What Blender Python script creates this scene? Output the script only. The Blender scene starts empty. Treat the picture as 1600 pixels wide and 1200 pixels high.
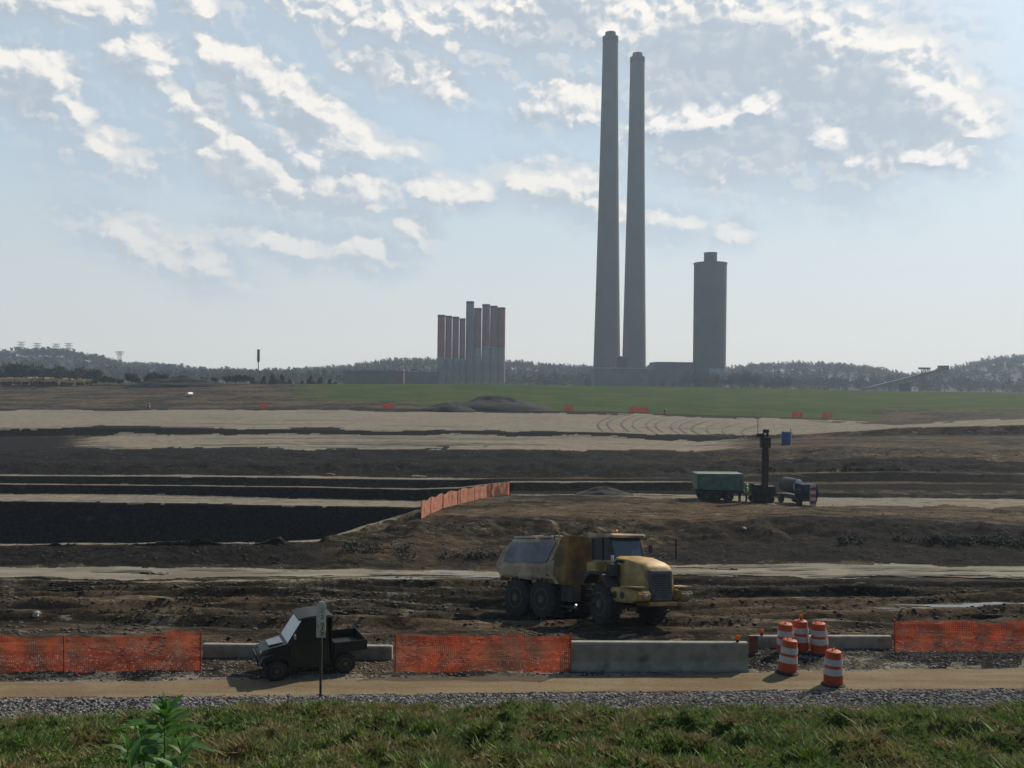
import bpy, bmesh, math, random
import numpy as np
from mathutils import Matrix, Vector
R = math.radians
rng = np.random.default_rng(7)
random.seed(7)
S = bpy.context.scene
C = S.collection

# ------------------------------------------------------------------ camera
H, F, ROLL = 8.3, 1450.0, R(0.65)
cam = bpy.data.cameras.new('camera')
cam.sensor_width = 36; cam.lens = 36 * F / 1600; cam.shift_y = -10 / 1600
cam.clip_start = 0.1; cam.clip_end = 20000
co = bpy.data.objects.new('camera', cam); C.objects.link(co)
co.matrix_world = Matrix.Translation((0, 0, H)) @ Matrix.Rotation(R(90), 4, 'X') @ Matrix.Rotation(ROLL, 4, 'Z')
S.camera = co
CR, SR = math.cos(ROLL), math.sin(ROLL)

# ------------------------------------------------------------------ sun, sky, exposure
SUN_AZ, SUN_EL = 44.0, 41.0          # azimuth from +x towards +y, elevation
sd = Vector((math.cos(R(SUN_AZ)) * math.cos(R(SUN_EL)), math.sin(R(SUN_AZ)) * math.cos(R(SUN_EL)), math.sin(R(SUN_EL))))
sl = bpy.data.lights.new('sun', 'SUN'); sl.energy = 5.0; sl.angle = R(0.6); sl.color = (1, .89, .74)
so = bpy.data.objects.new('sun', sl); C.objects.link(so)
so.rotation_euler = sd.to_track_quat('Z', 'Y').to_euler()
S.view_settings.view_transform = 'Standard'; S.view_settings.look = 'None'
S.view_settings.exposure = -0.08; S.view_settings.gamma = 1
S.cycles.max_bounces = 5; S.cycles.volume_bounces = 1; S.cycles.use_denoising = True
S.cycles.transparent_max_bounces = 8


class NT:
    """small helper round a node tree"""
    def __init__(s, t): s.t = t
    def n(s, typ, **kw):
        nd = s.t.nodes.new(typ)
        for k, v in kw.items():
            if k.startswith('i_'):
                key = k[2:]; key = int(key) if key.isdigit() else key.replace('_', ' ')
                s.put(nd.inputs[key], v)
            else: setattr(nd, k, v)
        return nd
    def put(s, sock, v):
        if isinstance(v, bpy.types.NodeSocket): s.t.links.new(v, sock)
        else: sock.default_value = v
    def m(s, op, a, b=0.0, c=0.0, clamp=False):
        nd = s.t.nodes.new('ShaderNodeMath'); nd.operation = op; nd.use_clamp = clamp
        s.put(nd.inputs[0], a); s.put(nd.inputs[1], b)
        if op in ('MULTIPLY_ADD', 'SMOOTH_MAX'): s.put(nd.inputs[2], c)
        return nd.outputs[0]
    def mr(s, v, a, b, c=0.0, d=1.0, smooth=True):
        nd = s.t.nodes.new('ShaderNodeMapRange'); nd.interpolation_type = 'SMOOTHSTEP' if smooth else 'LINEAR'
        for k, x in enumerate((v, a, b, c, d)): s.put(nd.inputs[k], x)
        return nd.outputs[0]
    def mix(s, f, a, b, mode='MIX'):
        nd = s.t.nodes.new('ShaderNodeMix'); nd.data_type = 'RGBA'; nd.blend_type = mode
        s.put(nd.inputs[0], f)
        for k, x in ((6, a), (7, b)):
            s.put(nd.inputs[k], (*x, 1) if isinstance(x, tuple) and len(x) == 3 else x)
        return nd.outputs[2]
    def noise(s, vec, scale, detail=4, rough=.55, dist=0.0):
        nd = s.t.nodes.new('ShaderNodeTexNoise'); s.put(nd.inputs['Vector'], vec)
        nd.inputs['Scale'].default_value = scale; nd.inputs['Detail'].default_value = detail
        nd.inputs['Roughness'].default_value = rough; nd.inputs['Distortion'].default_value = dist
        return nd.outputs[0]


W = bpy.data.worlds.new('World'); S.world = W; W.use_nodes = True
w = NT(W.node_tree); W.node_tree.nodes.clear()
sky = w.n('ShaderNodeTexSky', sky_type='NISHITA', sun_disc=False, sun_elevation=R(SUN_EL), sun_rotation=R(90 - SUN_AZ),
          air_density=1.3, dust_density=2.0, ozone_density=1.5, altitude=200)

# cloud masses: (px, py, half width, half height, rotation deg, weight) given by bearing and elevation of the real clouds
CL = [(1090, 90, 105, 95, 0, 1.7), (1200, 125, 140, 105, 12, 2.0), (1330, 155, 130, 90, 22, 1.9), (1450, 180, 85, 48, 18, 1.7), (1515, 198, 40, 16, 10, 1.2),
      (1250, 225, 190, 32, 2, 1.5), (1110, 205, 110, 50, -12, 1.6), (1420, 238, 95, 20, 3, 1.4), (1010, 200, 50, 30, -10, 1.3),
      (900, 20, 110, 52, 12, 1.5), (1035, 70, 80, 42, 22, 1.6), (800, 45, 150, 60, 0, 1.0), (885, 158, 62, 34, 12, 1.6), (835, 185, 40, 18, 0, 1.1),
      (325, 95, 42, 26, 35, 1.5), (390, 135, 75, 36, 38, 1.8), (470, 185, 80, 40, 32, 1.9), (530, 225, 60, 30, 20, 1.5), (590, 240, 55, 14, 0, 1.1),
      (375, 262, 85, 32, 20, 1.6), (440, 295, 50, 24, 20, 1.4), (300, 180, 45, 30, 20, 1.3), (540, 300, 80, 32, 14, 1.3), (640, 350, 32, 24, 20, 1.3),
      (55, 140, 62, 40, 28, 1.8), (5, 130, 60, 34, 0, 1.4), (110, 175, 28, 14, 30, 1.1), (90, 10, 160, 26, -2, 1.4), (295, 8, 40, 26, 20, 1.5), (205, 95, 70, 34, 25, 1.4),
      (590, 105, 80, 30, 6, 1.2), (670, 130, 60, 24, 20, 1.3), (600, 40, 260, 42, 6, .9), (690, 298, 80, 18, 4, 1.5),
      (865, 290, 80, 26, 2, 1.4), (945, 325, 50, 18, 10, 1.0), (1120, 268, 90, 22, 4, .9), (440, 380, 70, 18, 8, 1.1), (555, 392, 60, 20, 8, 1.3), (240, 395, 90, 26, 20, 1.1), (320, 415, 50, 30, 25, 1.2),
      (160, 240, 70, 24, 10, .8), (1135, 365, 24, 14, 0, .9), (1045, 345, 50, 18, 10, .8)]
def cloud_group(nm, CL):
    g = bpy.data.node_groups.new(nm, 'ShaderNodeTree')
    g.interface.new_socket('Vector', in_out='INPUT', socket_type='NodeSocketVector')
    g.interface.new_socket('Value', in_out='OUTPUT', socket_type='NodeSocketFloat')
    q = NT(g)
    gi = g.nodes.new('NodeGroupInput'); go = g.nodes.new('NodeGroupOutput')
    wn = q.n('ShaderNodeTexNoise', i_Scale=22.0, i_Detail=4.0, i_Vector=gi.outputs[0])
    wv = q.n('ShaderNodeVectorMath', operation='SUBTRACT', i_0=wn.outputs[1], i_1=(.5, .5, .5))
    ws = q.n('ShaderNodeVectorMath', operation='SCALE', i_0=wv.outputs[0]); ws.inputs['Scale'].default_value = .035
    wz = q.n('ShaderNodeVectorMath', operation='MULTIPLY', i_0=ws.outputs[0], i_1=(1, 1, 0))
    pv = q.n('ShaderNodeVectorMath', operation='ADD', i_0=gi.outputs[0], i_1=wz.outputs[0]).outputs[0]
    acc = None
    sxy = q.n('ShaderNodeSeparateXYZ', i_0=pv)
    for (px, py, a, b, rot, wt) in CL:
        X, Y = (px - 800) / F, (590 - py) / F
        az = math.atan(X); el = math.atan(Y * math.cos(az))
        cur = q.n('ShaderNodeCombineXYZ', i_0=sxy.outputs[0], i_1=sxy.outputs[1], i_2=0.0 if acc is None else acc).outputs[0]
        mp = q.n('ShaderNodeMapping', vector_type='TEXTURE', i_Vector=cur)
        mp.inputs['Location'].default_value = (az, el, 0)
        mp.inputs['Rotation'].default_value = (0, 0, R(-rot))
        mp.inputs['Scale'].default_value = (a * 1.32 / F * math.cos(az) ** 2, b * 1.6 / F, 1e5)
        ln = q.n('ShaderNodeVectorMath', operation='LENGTH', i_0=mp.outputs[0]).outputs['Value']
        e = q.m('MULTIPLY', q.m('SUBTRACT', 1.0, ln), wt)
        acc = e if acc is None else q.m('SMOOTH_MAX', acc, e, .06)
    g.links.new(acc, go.inputs[0])
    return g
CL2 = [(1035, 200, 50, 22, -5, 1.5), (1110, 188, 80, 24, -10, 1.7), (1175, 165, 45, 24, -18, 1.5), (1290, 222, 36, 24, 10, 1.5), (1330, 236, 50, 14, 5, 1.3), (1440, 238, 62, 17, 5, 1.6), (1495, 246, 30, 9, 5, 1.2),
       (850, 180, 60, 30, 15, 1.2), (945, 55, 60, 26, 10, 1.0), (480, 255, 70, 26, 15, 1.2), (410, 190, 50, 22, 20, 1.0)]
g = cloud_group('cloud_density', CL); gf = cloud_group('near_cloud_density', CL2)
g_b = bpy.data.node_groups.new('cloud_billows', 'ShaderNodeTree')
g_b.interface.new_socket('Vector', in_out='INPUT', socket_type='NodeSocketVector')
g_b.interface.new_socket('Value', in_out='OUTPUT', socket_type='NodeSocketFloat')
q = NT(g_b); gi = g_b.nodes.new('NodeGroupInput'); go = g_b.nodes.new('NodeGroupOutput')
nw = q.n('ShaderNodeTexNoise', i_Scale=30.0, i_Detail=5.0, i_Vector=gi.outputs[0])
pw = q.n('ShaderNodeVectorMath', operation='SCALE', i_0=q.n('ShaderNodeVectorMath', operation='SUBTRACT', i_0=nw.outputs[1], i_1=(.5, .5, .5)).outputs[0]); pw.inputs['Scale'].default_value = .02
pz = q.n('ShaderNodeVectorMath', operation='ADD', i_0=gi.outputs[0], i_1=pw.outputs[0]).outputs[0]
pz = q.n('ShaderNodeVectorMath', operation='MULTIPLY', i_0=pz, i_1=(1, 1.35, 0)).outputs[0]
vo = q.n('ShaderNodeTexVoronoi', feature='SMOOTH_F1', voronoi_dimensions='2D', i_Vector=pz, i_Scale=30.0, i_Detail=3.0, i_Roughness=.5, i_Smoothness=.6)
bil = q.m('SUBTRACT', .5, vo.outputs['Distance'])
nb = q.noise(gi.outputs[0], 8, 5, .5)
den = q.m('MULTIPLY_ADD', bil, .8, q.m('MULTIPLY', q.m('SUBTRACT', nb, .5), 1.1))
g_b.links.new(den, go.inputs[0])

tc = w.n('ShaderNodeTexCoord')
sep = w.n('ShaderNodeSeparateXYZ', i_0=tc.outputs['Generated'])
az = w.m('ARCTAN2', sep.outputs[0], sep.outputs[1]); el = w.m('ARCSINE', sep.outputs[2])
ae = w.n('ShaderNodeCombineXYZ', i_0=az, i_1=el, i_2=0.0).outputs[0]
def off(x, y): return w.n('ShaderNodeVectorMath', operation='ADD', i_0=ae, i_1=(x, y, 0)).outputs[0]
e1 = w.n('ShaderNodeGroup', node_tree=g, i_0=ae).outputs[0]; e2 = w.n('ShaderNodeGroup', node_tree=g, i_0=off(.010, .022)).outputs[0]
b1 = w.n('ShaderNodeGroup', node_tree=g_b, i_0=ae).outputs[0]; b2_ = w.n('ShaderNodeGroup', node_tree=g_b, i_0=off(.004, .006)).outputs[0]
dn = w.m('ADD', e1, w.m('MULTIPLY_ADD', b1, .95, -.02))
mask = w.mr(dn, -.12, .62)
lit = w.m('ADD', w.mr(w.m('SUBTRACT', w.m('MINIMUM', w.m('MULTIPLY_ADD', b1, .38, e1), .75), w.m('MINIMUM', w.m('MULTIPLY_ADD', b2_, .38, e2), .75)), -.12, .6, 0, .85, smooth=False), w.m('MULTIPLY', w.mr(w.m('SUBTRACT', b1, b2_), -.2, .2, 0, .66, smooth=False), w.mr(e1, .35, 1.15, 1, .6)))
lit2 = w.mr(w.m('SUBTRACT', lit, w.mr(dn, .7, 1.5, 0, .08)), .3, 1.15)
# clouds elsewhere in the sky
up = w.mr(el, .5, .8)
n3 = w.noise(w.n('ShaderNodeVectorMath', operation='MULTIPLY', i_0=tc.outputs['Generated'], i_1=(1, 1, 2)).outputs[0], 4, 6)
mask = w.m('MAXIMUM', mask, w.m('MULTIPLY', w.mr(n3, .6, .75), w.m('MULTIPLY', up, .6)))
ccol = w.mix(lit2, (4.2, 4.8, 5.45), (9.6, 9.0, 8.2))
ccol = w.mix(w.m('MULTIPLY', w.mr(b1, -.35, .5), w.m('SUBTRACT', 1.0, lit2)), ccol, (5.7, 6.0, 6.3))
e3 = w.n('ShaderNodeGroup', node_tree=gf, i_0=ae).outputs[0]; e4 = w.n('ShaderNodeGroup', node_tree=gf, i_0=off(.006, .014)).outputs[0]
lit3 = w.m('ADD', w.mr(w.m('SUBTRACT', e3, e4), -.2, .6, 0, .8, smooth=False), w.mr(w.m('SUBTRACT', b1, b2_), -.2, .2, 0, .6, smooth=False))
m3 = w.mr(w.m('MULTIPLY_ADD', b1, 1.1, e3), .0, .8)
ccol = w.mix(m3, ccol, w.mix(w.mr(lit3, .35, 1.25), (3.8, 4.5, 5.3), (9.6, 9.0, 8.5)))
mask = w.m('MAXIMUM', mask, m3)
hz = w.mr(el, .02, .28)
ccol = w.mix(hz, w.mix(.5, ccol, (6.4, 6.3, 6.1)), ccol)
hs = w.n('ShaderNodeHueSaturation', i_Color=sky.outputs[0]); hs.inputs['Saturation'].default_value = .75; hs.inputs['Value'].default_value = 1.0
sk = w.mix(w.mr(el, -.02, .36, .9, .6), hs.outputs[0], w.mix(w.mr(el, 0, .3), (7.6, 7.45, 6.95), (4.8, 6.3, 7.4)))
veil = w.mr(w.m('MULTIPLY_ADD', w.m('SUBTRACT', w.noise(ae, 7, 6, .6), .5), 2.2, e1), -.95, .5, 0, .75)
sk = w.mix(w.m('MULTIPLY', veil, w.mr(el, .01, .15, .3, 1)), sk, w.mix(lit2, (4.5, 5.2, 6.0), (7.2, 7.0, 6.8)))
mk = w.m('MULTIPLY', mask, w.mr(el, .03, .16, .3, .97))
fin = w.mix(mk, sk, ccol)
# the sky opposite the sun and overhead is a deeper, darker blue
deep = w.mr(w.m('ADD', sep.outputs[1], w.m('MULTIPLY', w.m('MAXIMUM', w.m('SUBTRACT', el, .42), 0.0), -1.6)), -.35, .75, 1, 0)
fin = w.mix(deep, fin, w.mix(1.0, fin, (.30, .37, .47), 'MULTIPLY'))
bg = w.n('ShaderNodeBackground', i_Color=fin); bg.inputs['Strength'].default_value = .118
wo = w.n('ShaderNodeOutputWorld'); W.node_tree.links.new(bg.outputs[0], wo.inputs[0])
S.cycles.sample_clamp_indirect = 4
W.cycles.sampling_method = 'MANUAL'; W.cycles.sample_map_resolution = 512


# ------------------------------------------------------------------ helpers
def P(px, py, D):
    X, Y = (px - 800) / F, (590 - py) / F
    return Vector((D * (X * CR - Y * SR), D, H + D * (X * SR + Y * CR)))


def tag(o, label=None, cat=None, group=None, kind=None):
    if label: o['label'] = label
    if cat: o['category'] = cat
    if group: o['group'] = group
    if kind: o['kind'] = kind
    return o


def empty(name, loc, rz=0, label=None, cat=None, group=None):
    o = bpy.data.objects.new(name, None); C.objects.link(o)
    o.location = loc; o.rotation_euler = (0, 0, rz); o.empty_display_size = .3
    return tag(o, label, cat, group)


def link_mesh(name, verts, faces, mat, parent=None, smooth=False):
    me = bpy.data.meshes.new(name)
    me.from_pydata([tuple(v) for v in verts], [], faces)
    if smooth: me.shade_smooth()
    if mat: me.materials.append(mat)
    o = bpy.data.objects.new(name, me); C.objects.link(o); o.parent = parent
    return o


def fast_mesh(name, V, Fc, mat, parent=None, smooth=False, attrs=None):
    """V (n,3) float array, Fc (m,k) int array"""
    me = bpy.data.meshes.new(name)
    k = Fc.shape[1]; m = Fc.shape[0]
    me.vertices.add(len(V)); me.vertices.foreach_set('co', np.asarray(V, np.float32).ravel())
    me.loops.add(m * k); me.loops.foreach_set('vertex_index', Fc.astype(np.int32).ravel())
    me.polygons.add(m); me.polygons.foreach_set('loop_start', np.arange(0, m * k, k, dtype=np.int32))
    me.update(calc_edges=True)
    if smooth: me.shade_smooth()
    if mat: me.materials.append(mat)
    for nm, arr in (attrs or {}).items():
        a = me.color_attributes.new(nm, 'FLOAT_COLOR', 'POINT'); a.data.foreach_set('color', np.asarray(arr, np.float32).ravel())
    o = bpy.data.objects.new(name, me); C.objects.link(o); o.parent = parent
    return o


class MB:
    def __init__(s): s.v = []; s.f = []; s.M = Matrix()
    def add(s, vs, fs):
        b = len(s.v); s.v += [s.M @ Vector(v) for v in vs]; s.f += [[b + i for i in f] for f in fs]; return s
    def box(s, x0, x1, y0, y1, z0, z1):
        return s.add([(x0, y0, z0), (x1, y0, z0), (x1, y1, z0), (x0, y1, z0), (x0, y0, z1), (x1, y0, z1), (x1, y1, z1), (x0, y1, z1)],
                     [[3, 2, 1, 0], [4, 5, 6, 7], [0, 1, 5, 4], [1, 2, 6, 5], [2, 3, 7, 6], [3, 0, 4, 7]])
    def prism_y(s, poly, y0, y1, inset=0, cy=None):
        """polygon in x,z extruded along y"""
        n = len(poly)
        return s.add([(x, y0, z) for x, z in poly] + [(x, y1, z) for x, z in poly],
                     [list(range(n)), list(range(2 * n - 1, n - 1, -1))] + [[i, i + n, (i + 1) % n + n, (i + 1) % n] for i in range(n)])
    def prism_x(s, poly, x0, x1):
        n = len(poly)
        return s.add([(x0, y, z) for y, z in poly] + [(x1, y, z) for y, z in poly],
                     [list(range(n)), list(range(2 * n - 1, n - 1, -1))] + [[i, i + n, (i + 1) % n + n, (i + 1) % n] for i in range(n)])
    def loft(s, rings, cap=True):
        n = len(rings[0]); fs = []
        for k in range(len(rings) - 1):
            for i in range(n):
                fs.append([k * n + i, k * n + (i + 1) % n, (k + 1) * n + (i + 1) % n, (k + 1) * n + i])
        if cap: fs += [list(range(n))[::-1], [(len(rings) - 1) * n + i for i in range(n)]]
        return s.add([p for r in rings for p in r], fs)
    def lathe(s, prof, seg=20, c=(0, 0, 0), axis='z', cap=True):
        rings = []
        for r, h in prof:
            ring = []
            for i in range(seg):
                a = 2 * math.pi * i / seg; x, y = r * math.cos(a), r * math.sin(a)
                ring.append({'z': (c[0] + x, c[1] + y, c[2] + h), 'y': (c[0] + x, c[1] + h, c[2] - y), 'x': (c[0] + h, c[1] + x, c[2] + y)}[axis])
            rings.append(ring)
        return s.loft(rings, cap)
    def tube(s, pts, r, seg=6, r2=None):
        pts = [Vector(p) for p in pts]; rings = []
        for i, p in enumerate(pts):
            d = (pts[min(i + 1, len(pts) - 1)] - pts[max(i - 1, 0)]).normalized()
            u = d.cross(Vector((0, 0, 1)) if abs(d.z) < .9 else Vector((1, 0, 0))).normalized(); v_ = d.cross(u)
            rr = r if r2 is None else r + (r2 - r) * i / (len(pts) - 1)
            rings.append([p + u * rr * math.cos(2 * math.pi * k / seg) + v_ * rr * math.sin(2 * math.pi * k / seg) for k in range(seg)])
        return s.loft(rings)
    def build(s, name, mat, parent=None, bevel=0, smooth=False, seg=2):
        o = link_mesh(name, s.v, s.f, mat, parent)
        bm = bmesh.new(); bm.from_mesh(o.data)
        bmesh.ops.recalc_face_normals(bm, faces=bm.faces)
        if bevel:
            ed = [e for e in bm.edges if e.is_manifold and e.calc_face_angle(0) > .4]
            bmesh.ops.bevel(bm, geom=ed, offset=bevel, segments=seg, affect='EDGES', clamp_overlap=True)
        if smooth:
            for f in bm.faces: f.smooth = True
            for e in bm.edges:
                if e.is_manifold and e.calc_face_angle(0) > .7: e.smooth = False
        bm.to_mesh(o.data); bm.free()
        return o


def copy_tree(o, parent=None):
    c = o.copy(); C.objects.link(c); c.parent = parent
    for ch in o.children: copy_tree(ch, c)
    return c


def value_noise(x, y, seed=0):
    xi = np.floor(x).astype(np.int64); yi = np.floor(y).astype(np.int64)
    fx = x - xi; fy = y - yi; fx = fx * fx * (3 - 2 * fx); fy = fy * fy * (3 - 2 * fy)
    def h(a, b):
        n = (a * 374761393 + b * 668265263 + seed * 1442695041) & 0xffffffff
        n = ((n ^ (n >> 13)) * 1274126177) & 0xffffffff
        n = n ^ (n >> 16)
        return (n & 0xffffff) / float(0xffffff)
    return (h(xi, yi) * (1 - fx) + h(xi + 1, yi) * fx) * (1 - fy) + (h(xi, yi + 1) * (1 - fx) + h(xi + 1, yi + 1) * fx) * fy


def fbm(x, y, oct=4, seed=0, gain=.5):
    s = np.zeros_like(x, dtype=float); a = 1.0; t = 0
    for k in range(oct):
        s += a * (value_noise(x * 2 ** k, y * 2 ** k, seed + k) - .5); t += a; a *= gain
    return s / t * 2


# ------------------------------------------------------------------ materials
ALB = .72       # overall level of the real surface colours
def mat(name, col, rough=.8, metal=0, var=.25, scale=3.0, dirt=None, dirt_amt=.5, bump=0, spec=None, col2=None, trans=0):
    m = bpy.data.materials.new(name); m.use_nodes = True
    t = NT(m.node_tree); b = m.node_tree.nodes['Principled BSDF']
    tc = t.n('ShaderNodeTexCoord')
    n = t.noise(tc.outputs['Object'], scale, 6, .6)
    c2 = col2 or tuple(min(1, x * (1 + var * 1.2)) for x in col)
    c = t.mix(t.mr(n, .35, .65), tuple(x * (1 - var) for x in col), c2)
    if dirt:
        n2 = t.noise(tc.outputs['Object'], scale * .6, 7, .65)
        c = t.mix(t.mr(n2, .62 - .3 * dirt_amt, .72 - .1 * dirt_amt, 0, .85), c, dirt)
    c = t.mix(1.0, c, (ALB, ALB, ALB), 'MULTIPLY')
    m.node_tree.links.new(c, b.inputs['Base Color'])
    b.inputs['Roughness'].default_value = rough; b.inputs['Metallic'].default_value = metal
    if spec is not None: b.inputs['Specular IOR Level'].default_value = spec
    if trans:
        tr = t.n('ShaderNodeBsdfTranslucent'); m.node_tree.links.new(c, tr.inputs[0])
        mx = t.n('ShaderNodeMixShader'); mx.inputs[0].default_value = trans
        m.node_tree.links.new(b.outputs[0], mx.inputs[1]); m.node_tree.links.new(tr.outputs[0], mx.inputs[2])
        m.node_tree.links.new(mx.outputs[0], m.node_tree.nodes['Material Output'].inputs[0])
    if bump:
        bp = t.n('ShaderNodeBump', i_Height=t.noise(tc.outputs['Object'], scale * 5, 5)); bp.inputs['Strength'].default_value = bump
        bp.inputs['Distance'].default_value = .05
        m.node_tree.links.new(bp.outputs[0], b.inputs['Normal'])
    return m


MUD = (.085, .068, .05)
M = dict(
    yellow=mat('yellow_paint', (.52, .33, .1), .55, dirt=(.16, .12, .07), dirt_amt=.45, scale=1.6),
    amber=mat('rusty_amber_paint', (.32, .16, .03), .7, dirt=(.09, .06, .035), dirt_amt=.7, scale=1.8),
    cream=mat('dusty_tan_paint', (.56, .43, .27), .7, dirt=(.17, .13, .09), dirt_amt=.6, scale=1.3),
    bluegrey=mat('blue_grey_steel', (.27, .27, .31), .6, dirt=(.14, .12, .1), dirt_amt=.6, scale=1.2),
    rubber=mat('rubber', (.03, .028, .026), .9, dirt=(.07, .055, .04), dirt_amt=.4, scale=4),
    rimm=mat('rim_paint', (.2, .13, .05), .7, dirt=MUD, dirt_amt=.8, scale=5),
    black=mat('black_plastic', (.009, .01, .009), .6, dirt=(.025, .022, .018), dirt_amt=.25, scale=3),
    grille=mat('grille', (.15, .14, .14), .6, dirt=(.1, .09, .08), dirt_amt=.6, scale=3),
    dark=mat('dark_steel', (.04, .04, .042), .6, .3, dirt=(.08, .06, .045), dirt_amt=.5, scale=3),
    green_dark=mat('dark_green_plastic', (.009, .015, .009), .5, scale=3, dirt=(.03, .026, .018), dirt_amt=.2),
    chrome=mat('pale_metal', (.5, .5, .5), .35, .6),
    orange=mat('orange_plastic', (.62, .085, .02), .6, var=.12, scale=4, dirt=(.25, .07, .03), dirt_amt=.3, trans=.15),
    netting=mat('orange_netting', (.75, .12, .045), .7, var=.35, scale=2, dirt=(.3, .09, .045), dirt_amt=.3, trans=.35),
    pale_net=mat('pale_orange_netting', (.85, .33, .2), .6, var=.2, scale=2, trans=.4),  # paler orange than the roadside netting
    white=mat('white_sheeting', (.62, .6, .58), .5, var=.1, scale=4, dirt=(.35, .3, .26), dirt_amt=.4),
    lens=mat('amber_lens', (.9, .32, .02), .25, var=.1, trans=.5),
    concrete=mat('concrete', (.34, .325, .26), .9, var=.14, scale=2.6, dirt=(.15, .14, .11), dirt_amt=.2, bump=.3),
    chimney=mat('chimney_concrete', (.15, .142, .128), .95, var=.08, scale=.03, spec=.1),
    chim_top=mat('dark_chimney_cap', (.05, .05, .05), .9, scale=.1),
    silo=mat('silo_steel', (.105, .11, .108), .8, var=.12, scale=.05, spec=.2),
    silo_pale=mat('pale_cladding', (.4, .41, .42), .8, scale=.1),
    stack=mat('stack_concrete', (.34, .3, .29), .9, var=.15, scale=.08, spec=.1),
    stack_red=mat('faded_red_paint', (.38, .1, .12), .9, var=.2, scale=.08, spec=.1),
    stack_grey=mat('grey_concrete', (.22, .22, .23), .9, var=.1, scale=.08, spec=.1),
    plant=mat('plant_cladding', (.14, .15, .17), .85, var=.15, scale=.08),
    maroon=mat('maroon_cladding', (.075, .045, .055), .85, var=.15, scale=.08),
    lattice=mat('galvanised_steel', (.16, .17, .17), .7, .2),
    green_box=mat('pale_green_paint', (.14, .23, .17), .75, var=.15, scale=1.5, dirt=(.13, .14, .1), dirt_amt=.5),
    blue=mat('blue_plastic', (.03, .12, .36), .6, var=.15, scale=2),
    vest=mat('lime_vest', (.4, .75, .08), .7, var=.08),
    navy=mat('navy_cloth', (.015, .02, .045), .9),
    skin=mat('skin', (.4, .25, .18), .6, var=.05),
    hardhat=mat('white_hard_hat', (.75, .75, .72), .4, var=.05),
    signmetal=mat('weathered_aluminium', (.72, .7, .58), .7, .0, var=.18, scale=9, dirt=(.12, .12, .1), dirt_amt=.4),
    signmark=mat('faded_sign_lettering', (.11, .07, .045), .8, scale=12),
    signpatch=mat('faded_tan_sign_panel', (.7, .56, .4), .8, scale=12),
    post=mat('rusty_channel_steel', (.13, .12, .1), .75, .2, dirt=(.09, .05, .025), dirt_amt=.6, scale=6),
    redstripe=mat('red_stripe', (.5, .05, .03), .6),
    bark=mat('bark', (.09, .075, .06), .95, scale=4),
    bare=mat('bare_twigs', (.06, .045, .045), .95, scale=.3, var=.4),
    pine=mat('pine_needles', (.03, .042, .022), .9, scale=.4, var=.45),
    wood=mat('forest_twigs', (.04, .04, .032), .95, scale=.03, var=.4, col2=(.065, .062, .045)),
    hill=mat('forest_floor', (.018, .019, .016), .95, scale=.02, var=.4),
    pale_dirt=mat('pale_mineral', (.4, .36, .3), .9),
    stone=mat('gravel_stone', (.08, .078, .09), .9, var=.75, scale=9, col2=(.4, .39, .38)),
    clod=mat('mud_clods', (.055, .045, .035), .9, var=.6, scale=.5, col2=(.13, .105, .08)),
    pile=mat('dark_spoil', (.014, .013, .011), .95, var=.5, scale=.35, bump=.5),
    leaf=mat('weed_leaf', (.075, .2, .025), .5, var=.3, scale=20, trans=.45),
    stem=mat('weed_stem', (.12, .2, .06), .6, var=.2, scale=20),
    tarpw=mat('bright_sheet', (.75, .75, .75), .35, var=.05),
)


def glass(name, tint, rough=.08, mirror=.7):
    m = bpy.data.materials.new(name); m.use_nodes = True
    b = m.node_tree.nodes['Principled BSDF']
    b.inputs['Base Color'].default_value = (*tint, 1); b.inputs['Roughness'].default_value = rough
    b.inputs['Specular IOR Level'].default_value = mirror; b.inputs['Coat Weight'].default_value = .4; b.inputs['Coat Roughness'].default_value = .05
    return m


M['machine'] = mat('pale_yellow_machine_paint', (.75, .5, .2), .6)
M['glass'] = glass('dark_glass', (.02, .03, .06))
M['glass_sky'] = glass('sky_reflecting_windscreen', (.07, .13, .19), .14, .8); M['glass_sky'].node_tree.nodes['Principled BSDF'].inputs['Metallic'].default_value = .85

M['glass_side'] = glass('dark_side_glass', (.01, .012, .02), .35, .25); M['glass_side'].node_tree.nodes['Principled BSDF'].inputs['Coat Weight'].default_value = 0
# puddle
m = bpy.data.materials.new('muddy_water'); m.use_nodes = True
t = NT(m.node_tree); b = m.node_tree.nodes['Principled BSDF']
b.inputs['Base Color'].default_value = (.05, .045, .035, 1); b.inputs['Roughness'].default_value = .12; b.inputs['IOR'].default_value = 1.45
M['water'] = m

# ground: kinds of soil carried by a vertex attribute (dust, grass, ash and painted face shade) broken up by noise
m = bpy.data.materials.new('worksite_soil'); m.use_nodes = True
t = NT(m.node_tree); b = m.node_tree.nodes['Principled BSDF']
tc = t.n('ShaderNodeTexCoord'); ov = tc.outputs['Object']
at = t.n('ShaderNodeVertexColor', layer_name='soil'); sp = t.n('ShaderNodeSeparateColor', i_0=at.outputs[0])
st = t.n('ShaderNodeVectorMath', operation='MULTIPLY', i_0=ov, i_1=(.45, 1, 1)).outputs[0]
nA = t.noise(st, .55, 8, .62, .4); nB = t.noise(ov, 3.2, 6, .65); nC = t.noise(st, .13, 5, .55); nF = t.noise(ov, 14, 4, .7)
edge = t.m('MULTIPLY_ADD', t.m('SUBTRACT', nA, .5), 1.5, t.m('MULTIPLY', t.m('SUBTRACT', nB, .5), .7))
mud = t.mix(t.mr(nA, .38, .62), (.014, .012, .009), (.075, .065, .052))
mud = t.mix(t.mr(nC, .45, .57, 0, .8), mud, (.15, .11, .075))
mud = t.mix(t.mr(nB, .56, .68, 0, .55), mud, (.19, .165, .13))
mud = t.mix(t.mr(nF, .3, .5, .7, 0), mud, (.012, .01, .009))
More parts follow.
